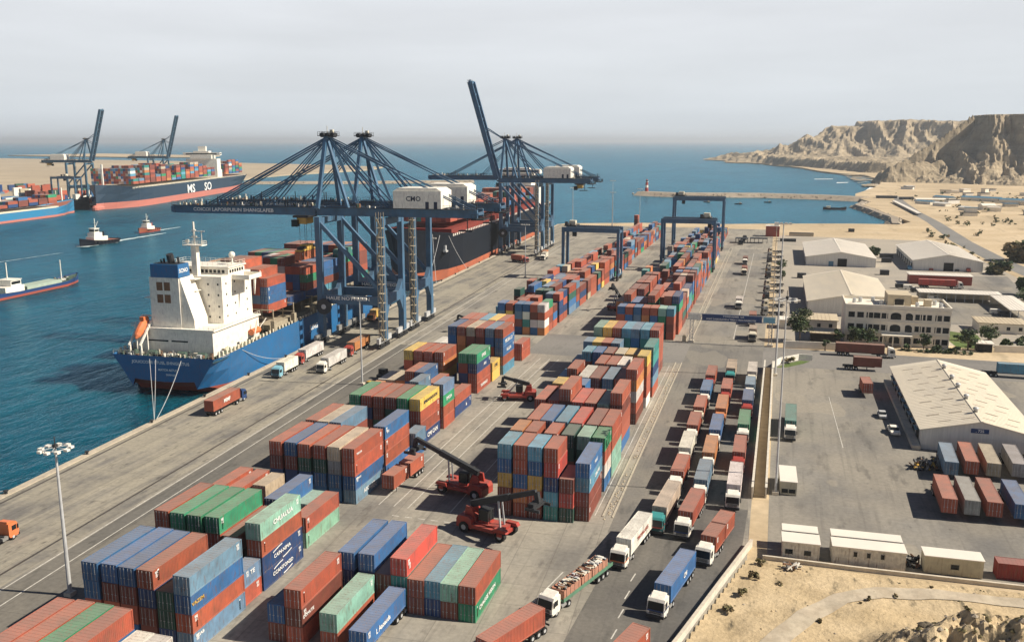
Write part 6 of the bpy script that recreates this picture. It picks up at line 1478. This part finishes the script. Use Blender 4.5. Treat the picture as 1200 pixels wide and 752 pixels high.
tree('big dense tree beside the access road, left of the office', 9.4, 302, 10.5, 4.0, 2200, 3)
tree('round green tree in front of the office left wing', 22.8+3.4, 300.6, 6.0, 2.5, 900, 5); tree('second green tree in front of the office left wing', 22.8+7.2, 300.9, 5.6, 2.6, 900, 6)
tree('tall shrub tree touching the shed left of the office', 21.3, 300.5, 5.6, 2.0, 500, 7); tree('dark tree in the hedge, right of the office door', 46.3, 299.6, 5.2, 1.9, 700, 8)
tree('dark tree at the right corner of the office garden', 59.6, 304, 6.5, 3.0, 1100, 9); tree('tree beside the bungalow drive', 68.0, 317, 6.0, 3.4, 900, 10); tree('tree at right edge behind the garden wall', 86.0, 318, 6.2, 3.6, 900, 11); tree('tree farthest right behind the canopies', 94, 345, 6.5, 4.2, 1000, 12)
tree('small dark tree by the white wall', 16.8, 290.4, 3.6, 1.1, 320, 13); tree('green tree by the canopy at right edge', 97, 395, 6.5, 4.6, 1000, 14); tree('tree halfway along the pole line', 3.2, 470, 6, 3.0, 600, 15); tree('second tree along the pole line', 4.2, 436, 5, 2.4, 400, 16)
def bush(label, x, y, r, seed, ms=M_leaf, z=0, n=160, grp=None, name='bush'):
    rr = random.Random(seed); b = foliage(rr, r, r*1.1, 0, n, r*.16+.05, ms); o = b.build(name, None, (x,y,z)); tag(o, label, 'bush', grp); return o
bush('clipped hedge bush left in the office forecourt', 41.0, 297.6, 1.6, 21, n=300); bush('clipped hedge bush right of the forecourt tree', 50.0, 298.0, 1.8, 22, n=300); bush('hedge bush before the office right wing', 54.5, 298.4, 1.9, 23, n=300)
for k, (x, y, r_) in enumerate(((62,309,1.8),(64.5,314,1.5),(72,312,2.2),(76,308,1.8),(80,313,2.0),(84,309,1.6),(90,312,2.2),(59,318,1.4),(70,322,1.6),(78,320,2.2))): bush('green shrub in the garden right of the office', x, y, r_, 500+k, M_leaf, n=260, grp='garden shrubs', name='garden_shrub')
rr = random.Random(12)
hb_ = MB()
for i in range(9):
    f = foliage(rr, 1.0, 1.0, 0, 130, .2); f.v = [(a+44.6+i*1.8, b_+296.4+i*.08, c_) for a,b_,c_ in f.v]; hb_.v += []; 
    o_ = len(hb_.v); hb_.v += f.v; hb_.f += [[q+o_ for q in ff] for ff in f.f]; hb_.ms = f.ms; hb_.mi += f.mi; hb_.cols += f.cols
tag(hb_.build('hedge'), 'low clipped hedge strip along the road before the office', 'hedge')
for k in range(130):
    y = rr.uniform(500, 1250); x = 118+rr.uniform(14,.16*y)*1.0
    if k > 112: x, y = rr.uniform(100,112), rr.uniform(490,760)
    bush('dark scrub bush on the sand near the coast road', x, y, rr.uniform(1.0,3.6), 100+k, (M_leafd+M_leaf), n=70, grp='scrub bushes on the far sand', name='scrub_bush')
for k in range(26):
    x, y = rr.uniform(2,50), rr.uniform(104,135.4)
    if x < (y-141)*.253+2: continue
    bush('dry tuft of scrub on the sandy slope', x, y, rr.uniform(.22,.55), 200+k, M_leafd, fore(x,y), 70, 'dry tufts on the sandy slope', 'dry_tuft')
bush('big dark scrub mound at the right edge beside the coast road', 129, 545, 9, 301, M_leafd+M_leaf[:1], n=1500, name='scrub_mound'); bush('scrub clump at the rear corner of the right rear warehouse', 106, 488, 5.5, 302, M_leafd+M_leaf, n=700, name='scrub_clump')
bush('scrub clump behind the canopies at right edge', 104, 420, 6, 303, M_leaf, n=700, name='scrub_clump'); bush('scrub clump between the rear warehouses', 55, 548, 4, 304, M_leaf, n=300, name='scrub_clump'); bush('dark yellowing shrub strip by the white corner wall', 6.0, 270.5, 1.6, 305, M_leafd, n=200, name='shrub')
for k,(x,y,r_) in enumerate(((-5.0,118.5,1.2),(-3.6,124,1.1),(-1.8,129.5,1.2),(-.9,134.5,1.0))):
    bush('dry bush at the foot of the parapet wall, %s from the bottom' % ORD[k]  , x+1.6, y, r_*.8, 320+k, M_leafd, .2, 170, None, 'dry_bush')
# ------------------------------------------------------------------ pick what is individually built: the 300 containers that show largest
CAM = np.array((0.0, 0.0, 64.0)); YAW = R(16.249); PIT = R(11.258)
fwv = np.array((-math.sin(YAW)*math.cos(PIT), math.cos(YAW)*math.cos(PIT), -math.sin(PIT))); rtv = np.array((math.cos(YAW), math.sin(YAW), 0)); upv = np.cross(rtv, fwv)
def project(p):
    v = p - CAM; w = v @ fwv; return 0.5 + (v @ rtv)/w*(1060/1200.), 0.5 - (v @ upv)/w*(1060/752.), w
bx = np.array([(r['x'], r['y'], r['z'], r['L'], r['rz']) for r in RECS]); ca = np.cos(bx[:,4]); sa = np.sin(bx[:,4])
hx = CW/2; hy = bx[:,3]/2
def blocked(P, skip):
    # camera-to-P segment against every oriented box
    o = np.stack([(CAM[0]-bx[:,0])*ca+(CAM[1]-bx[:,1])*sa, -(CAM[0]-bx[:,0])*sa+(CAM[1]-bx[:,1])*ca, CAM[2]-bx[:,2]], 1)
    q = np.stack([(P[0]-bx[:,0])*ca+(P[1]-bx[:,1])*sa, -(P[0]-bx[:,0])*sa+(P[1]-bx[:,1])*ca, P[2]-bx[:,2]], 1)
    d = q-o; d[np.abs(d) < 1e-9] = 1e-9
    lo = np.stack([-np.full(len(bx),hx), -hy, np.zeros(len(bx))], 1); hi = np.stack([np.full(len(bx),hx), hy, np.full(len(bx),CH)], 1)
    t0 = (lo-o)/d; t1 = (hi-o)/d; tn = np.minimum(t0,t1).max(1); tf = np.maximum(t0,t1).min(1)
    h = (tn < tf) & (tn < 0.9995) & (tf > 0); h[skip] = False; return h.any()
for i, r in enumerate(RECS):
    c_, s_ = math.cos(r['rz']), math.sin(r['rz']); L = r['L']; vis = 0.0; c0 = np.array((r['x'], r['y'], r['z']+CH/2)); dist = np.linalg.norm(c0-CAM)
    if dist > 640: r['vis'] = 0; continue
    for (nx_, ny_, nz_, A, pts_) in ((1,0,0,L*CH,[(hx+.02,f*L*.35,CH*g) for f in (-1,0,1) for g in (.3,.8)]), (0,-1,0,CW*CH,[(f*.8,-L/2-.02,CH*g) for f in (-1,0,1) for g in (.3,.8)]), (0,0,1,CW*L,[(f*.8,g*L*.35,CH+.02) for f in (-1,1) for g in (-1,0,1)]), (-1,0,0,L*CH,[(-hx-.02,f*L*.35,CH*g) for f in (-1,0,1) for g in (.3,.8)])):
        n = np.array((nx_*c_-ny_*s_, nx_*s_+ny_*c_, nz_))
        for p in pts_:
            w = np.array((r['x']+p[0]*c_-p[1]*s_, r['y']+p[0]*s_+p[1]*c_, r['z']+p[2])); v = CAM-w; dd = np.linalg.norm(v); cs = (v@n)/dd
            if cs <= 0.01: continue
            u, vv, ww = project(w)
            if not (-.01 < u < 1.01 and -.01 < vv < 1.01): continue
            if not blocked(w, i): vis += A*cs/6/dd**2*1e4
    r['vis'] = vis
order = sorted(range(len(RECS)), key=lambda i: -(RECS[i]['vis'] + (5 if RECS[i].get('keep') and RECS[i]['vis'] > 0 else 0)))
pick = set(i for i in order[:300] if RECS[i]['vis'] > 0.02)
DM = door_mesh('door_pair')
def darken_all(c): return c
seen = {}
n_door = 0
rank = {i: k for k, i in enumerate(order)}
for i in order:
    r = RECS[i]
    if i not in pick: continue
    o = bpy.data.objects.new('shipping_container', cmesh(r['L'])); COL.objects.link(o); o.location = (r['x'], r['y'], r['z']); flip = 0
    o.rotation_euler = (0,0,r['rz']+flip); o.color = (*r['col'], 1); tag(o, r['label'], 'container', r['group']); r['obj'] = o
    d = bpy.data.objects.new('door', DM); COL.objects.link(d); d.parent = o; d.location = (0,-r['L']/2+.02,0); d.color = (*r['col'], 1)
NP = MB().m(M_mark); rq = random.Random(8)
for q in range(4): NP.box(hx+.002, hx+.012, q*.16, q*.16+.10, 2.0-rq.uniform(0,.2), 2.28)
for q in range(3): NP.box(hx+.002, hx+.012, .05, .62, 1.72-q*.13, 1.78-q*.13)
NP = NP.mesh('number_panel')
for i in order[:230]:
    r = RECS[i]
    if 'obj' not in r or rnd.random() < .25: continue
    d = bpy.data.objects.new('number_panel', NP); COL.objects.link(d); d.parent = r['obj']; d.location = (0, (r['L']/2-1.3) if rnd.random() < .6 else (-r['L']/2+.5), 0)
# everything else that is there but shows little: one object
mb = MB().m(M_paintF)
for i, r in enumerate(RECS):
    if i in pick: continue
    if r.get('keep') and r['vis'] == 0: continue
    mb.col = r['col']; c_, s_ = math.cos(r['rz']), math.sin(r['rz']); L = r['L']; o = len(mb.v)
    mb.box(-hx,hx,-L/2,L/2,0.01,CH)
    for k in range(o, len(mb.v)): x, y, z = mb.v[k]; mb.v[k] = (r['x']+x*c_-y*s_, r['y']+x*s_+y*c_, r['z']+z)
mb.col = None
rr = random.Random(99)      # boxes on the far left terminal
for k in range(150):
    x, y = rr.uniform(-1000,-660), rr.uniform(700,1000)
    if x > -650-(y-640)*.28: continue
    x = round(x/14)*14+(k%3)*2.6; y = round(y/16)*16; c_ = jit(PAL[rr.choice('rrrmbbntsekw')][0], rr); mb.col = c_; h = rr.randint(1,4); mb.box(x,x+2.44,y,y+12.2,-.4,-.4+h*2.6)
tag(mb.build('shipping_containers_mass'), 'remaining stacked containers, on the far blocks and on the far ships', 'containers', None, 'stuff')
# lettering on the nearest boxes
def mark(desc, i, j, s, size, off=0.0, z=1.35, m_=None, face='side', sx=1.15, swoosh=False):
    for r in RECS:
        if r['key'][:3] == (desc, i, j) and 'obj' in r:
            o = r['obj']; me = m_ or M_mark
            if face == 'side': text(s, size, me, o, (hx+.03, off, z), (PI/2,0,PI/2), sx=sx)
            else: text(s, size, me, o, (off, -r['L']/2-.05, z), (PI/2,0,0), sx=sx)
            if swoosh:
                b = MB().m(me); P_ = [Vector((hx+.035, off-2.6+5.2*q/10, z+.75+.35*math.sin(q/10*PI))) for q in range(11)]
                for a, b2 in zip(P_[:5], P_[1:6]): b.bar(a, b2, .05, .13)
                for a, b2 in zip([Vector((p.x,p.y,2*z-p.z)) for p in P_[5:]], [Vector((p.x,p.y,2*z-p.z)) for p in P_[6:]]): b.bar(a, b2, .05, .13)
                b.build('swoosh', o)
def sticker(desc, i, j, y=None, w=.35, h=1.5, z=1.35, m_=None):
    for r in RECS:
        if r['key'][:3] == (desc, i, j) and 'obj' in r:
            b = MB().m(m_ or M_mark); yy = -r['L']/2+.7 if y is None else y
            if h >= 1.8 or m_: b.box(hx+.002, hx+.02, yy, yy+w, z-h/2, z+h/2)
            else:
                for q in range(6): b.box(hx+.002, hx+.02, yy, yy+w*.6, z-.75+q*.26, z-.75+q*.26+.17); b.build('number_panel', r['obj'])
gr = 'row of green roofs'
mark(gr,5,0,'CHUAUUA',1.0,0.5); mark(gr,5,2,'CAIN-NIMA',.8,-.3,swoosh=True); mark(gr,5,3,'CCANTON2D',.8,-.3,swoosh=True); sticker(gr,5,1); sticker(gr,3,0)
mark('bottom middle row',7,1,'CHAGGE VISION',.85,-.6); sticker('bottom middle row',7,1)
mark('row with yellow end box',5,0,'BPROOOOOON',.95,.4,m_=M_markb); mark('row with yellow end box',5,3,'CMI CAN',1.3,1.0)
mark('tall stack behind yellow box',0,1,'EMDS4',1.0); mark('rust over navy pair',0,1,'a',1.4,2.0)
sb_ = 'long six-stack row, middle left'
mark(sb_,5,0,'TRIDUIA',.5,-4.2); mark(sb_,5,2,'HAMAX',.5,-4.8,z=2.0); mark(sb_,5,3,'ASOLUIO',1.0,-.5); mark(sb_,5,3,'PADC',.8,1.4,z=.8); sticker(sb_,5,1)
mark('row just behind six-stack row',5,0,'EN',.7,-4.6); sticker('row just behind six-stack row',5,1); sticker('row just behind six-stack row',5,3,5.0,.5,1.4)
mark('green-topped pair by lift truck',1,0,'EMSIE',1.2); mark('green-topped pair by lift truck',1,1,'APLI',1.0,1.0); mark('green-topped pair by lift truck',1,3,'YAMIMAO',1.1)
mark('all yellow stack',0,0,'OVE',1.2,m_=M_markb); mark('all yellow stack',0,1,'O',1.6,-1,m_=M_markb)
mark('tall row before small red pair',5,1,'MIUSA LO',1.4); mark('tall row before small red pair',5,2,'ALLLSA',1.2)
rl_ = 'row right of light mast'
mark(rl_,5,1,'VAZEM',.7,-4.4,m_=M_yel); sticker(rl_,5,2,-5.0); mark(rl_,5,3,'CIAB',.6,-4.4,z=2.0); sticker(rl_,5,3,4.4,.4,1.2); sticker(rl_,3,0,-4.9,.55,.5,1.7)
mark('behind the slate blue stack',0,0,'TE',.9,z=1.7); sticker('broken row behind green roofs',3,0); sticker('broken row behind green roofs',3,1)
sticker('bottom left corner row',3,0,4.2,.35,1.8,m_=M_yel); sticker('bottom edge, left of trailer',2,0,-5.0,.9,2.2); sticker('bottom edge, left of trailer',1,0); mark('bottom edge, left of trailer',1,1,'DOMUTE',.6,-4.0)
mark('bottom middle row',3,0,'||',.9,-4.8); mark('corner of central block',0,0,'MOLU',.8); mark('corner of central block',0,1,'CBROME',.9,1)
for dsc in ('second central row','third central row','fifth central row','sixth central row'): sticker(dsc,5,0,-2.0)
for r in RECS:      # words on lorry boxes
    if 'obj' in r and r['key'][0] == 'white container carried by the foremost lorry in the left lane': text('TROIAUIAS', .9, M_boot, r['obj'], (hx+.03,.4,1.3), (PI/2,0,PI/2), sx=1.3)
    if 'obj' in r and r['key'][0].startswith('bright blue container on the foremost'): text('CM', 1.1, M_mark, r['obj'], (hx+.03,.6,1.3), (PI/2,0,PI/2)); 
    if 'obj' in r and r['key'][0].startswith('bright blue container on a trailer'): text('L Aaoauda', 1.0, M_mark, r['obj'], (hx+.03,-1.2,1.2), (PI/2,0,PI/2))
    if 'obj' in r and r['key'][0].startswith('rust red container with white letters'): text('MIMF', 1.3, M_mark, r['obj'], (hx+.03 if r['rz'] < 1 else -hx-.03,0,1.3), (PI/2,0,PI/2 if r['rz'] < 1 else -PI/2))

# ------------------------------------------------------------------ sea air: one even volume
hz = MB(); hz.box(-36000,36000,-3500,41000,-10.5,150)
mh = bpy.data.materials.new('sea haze'); mh.use_nodes = True; t_ = mh.node_tree; t_.nodes.clear(); ho = t_.nodes.new('ShaderNodeOutputMaterial'); pv = t_.nodes.new('ShaderNodeVolumePrincipled')
pv.inputs['Color'].default_value = (0.85,0.93,1.0,1); pv.inputs['Density'].default_value = 0.00008; pv.inputs['Anisotropy'].default_value = 0.2
t_.links.new(pv.outputs[0], ho.inputs['Volume']); hz.m(mh); hz.mi = [0]*len(hz.f)
o = hz.build('haze'); tag(o, 'pale sea haze over the whole harbour', 'haze', None, 'stuff')
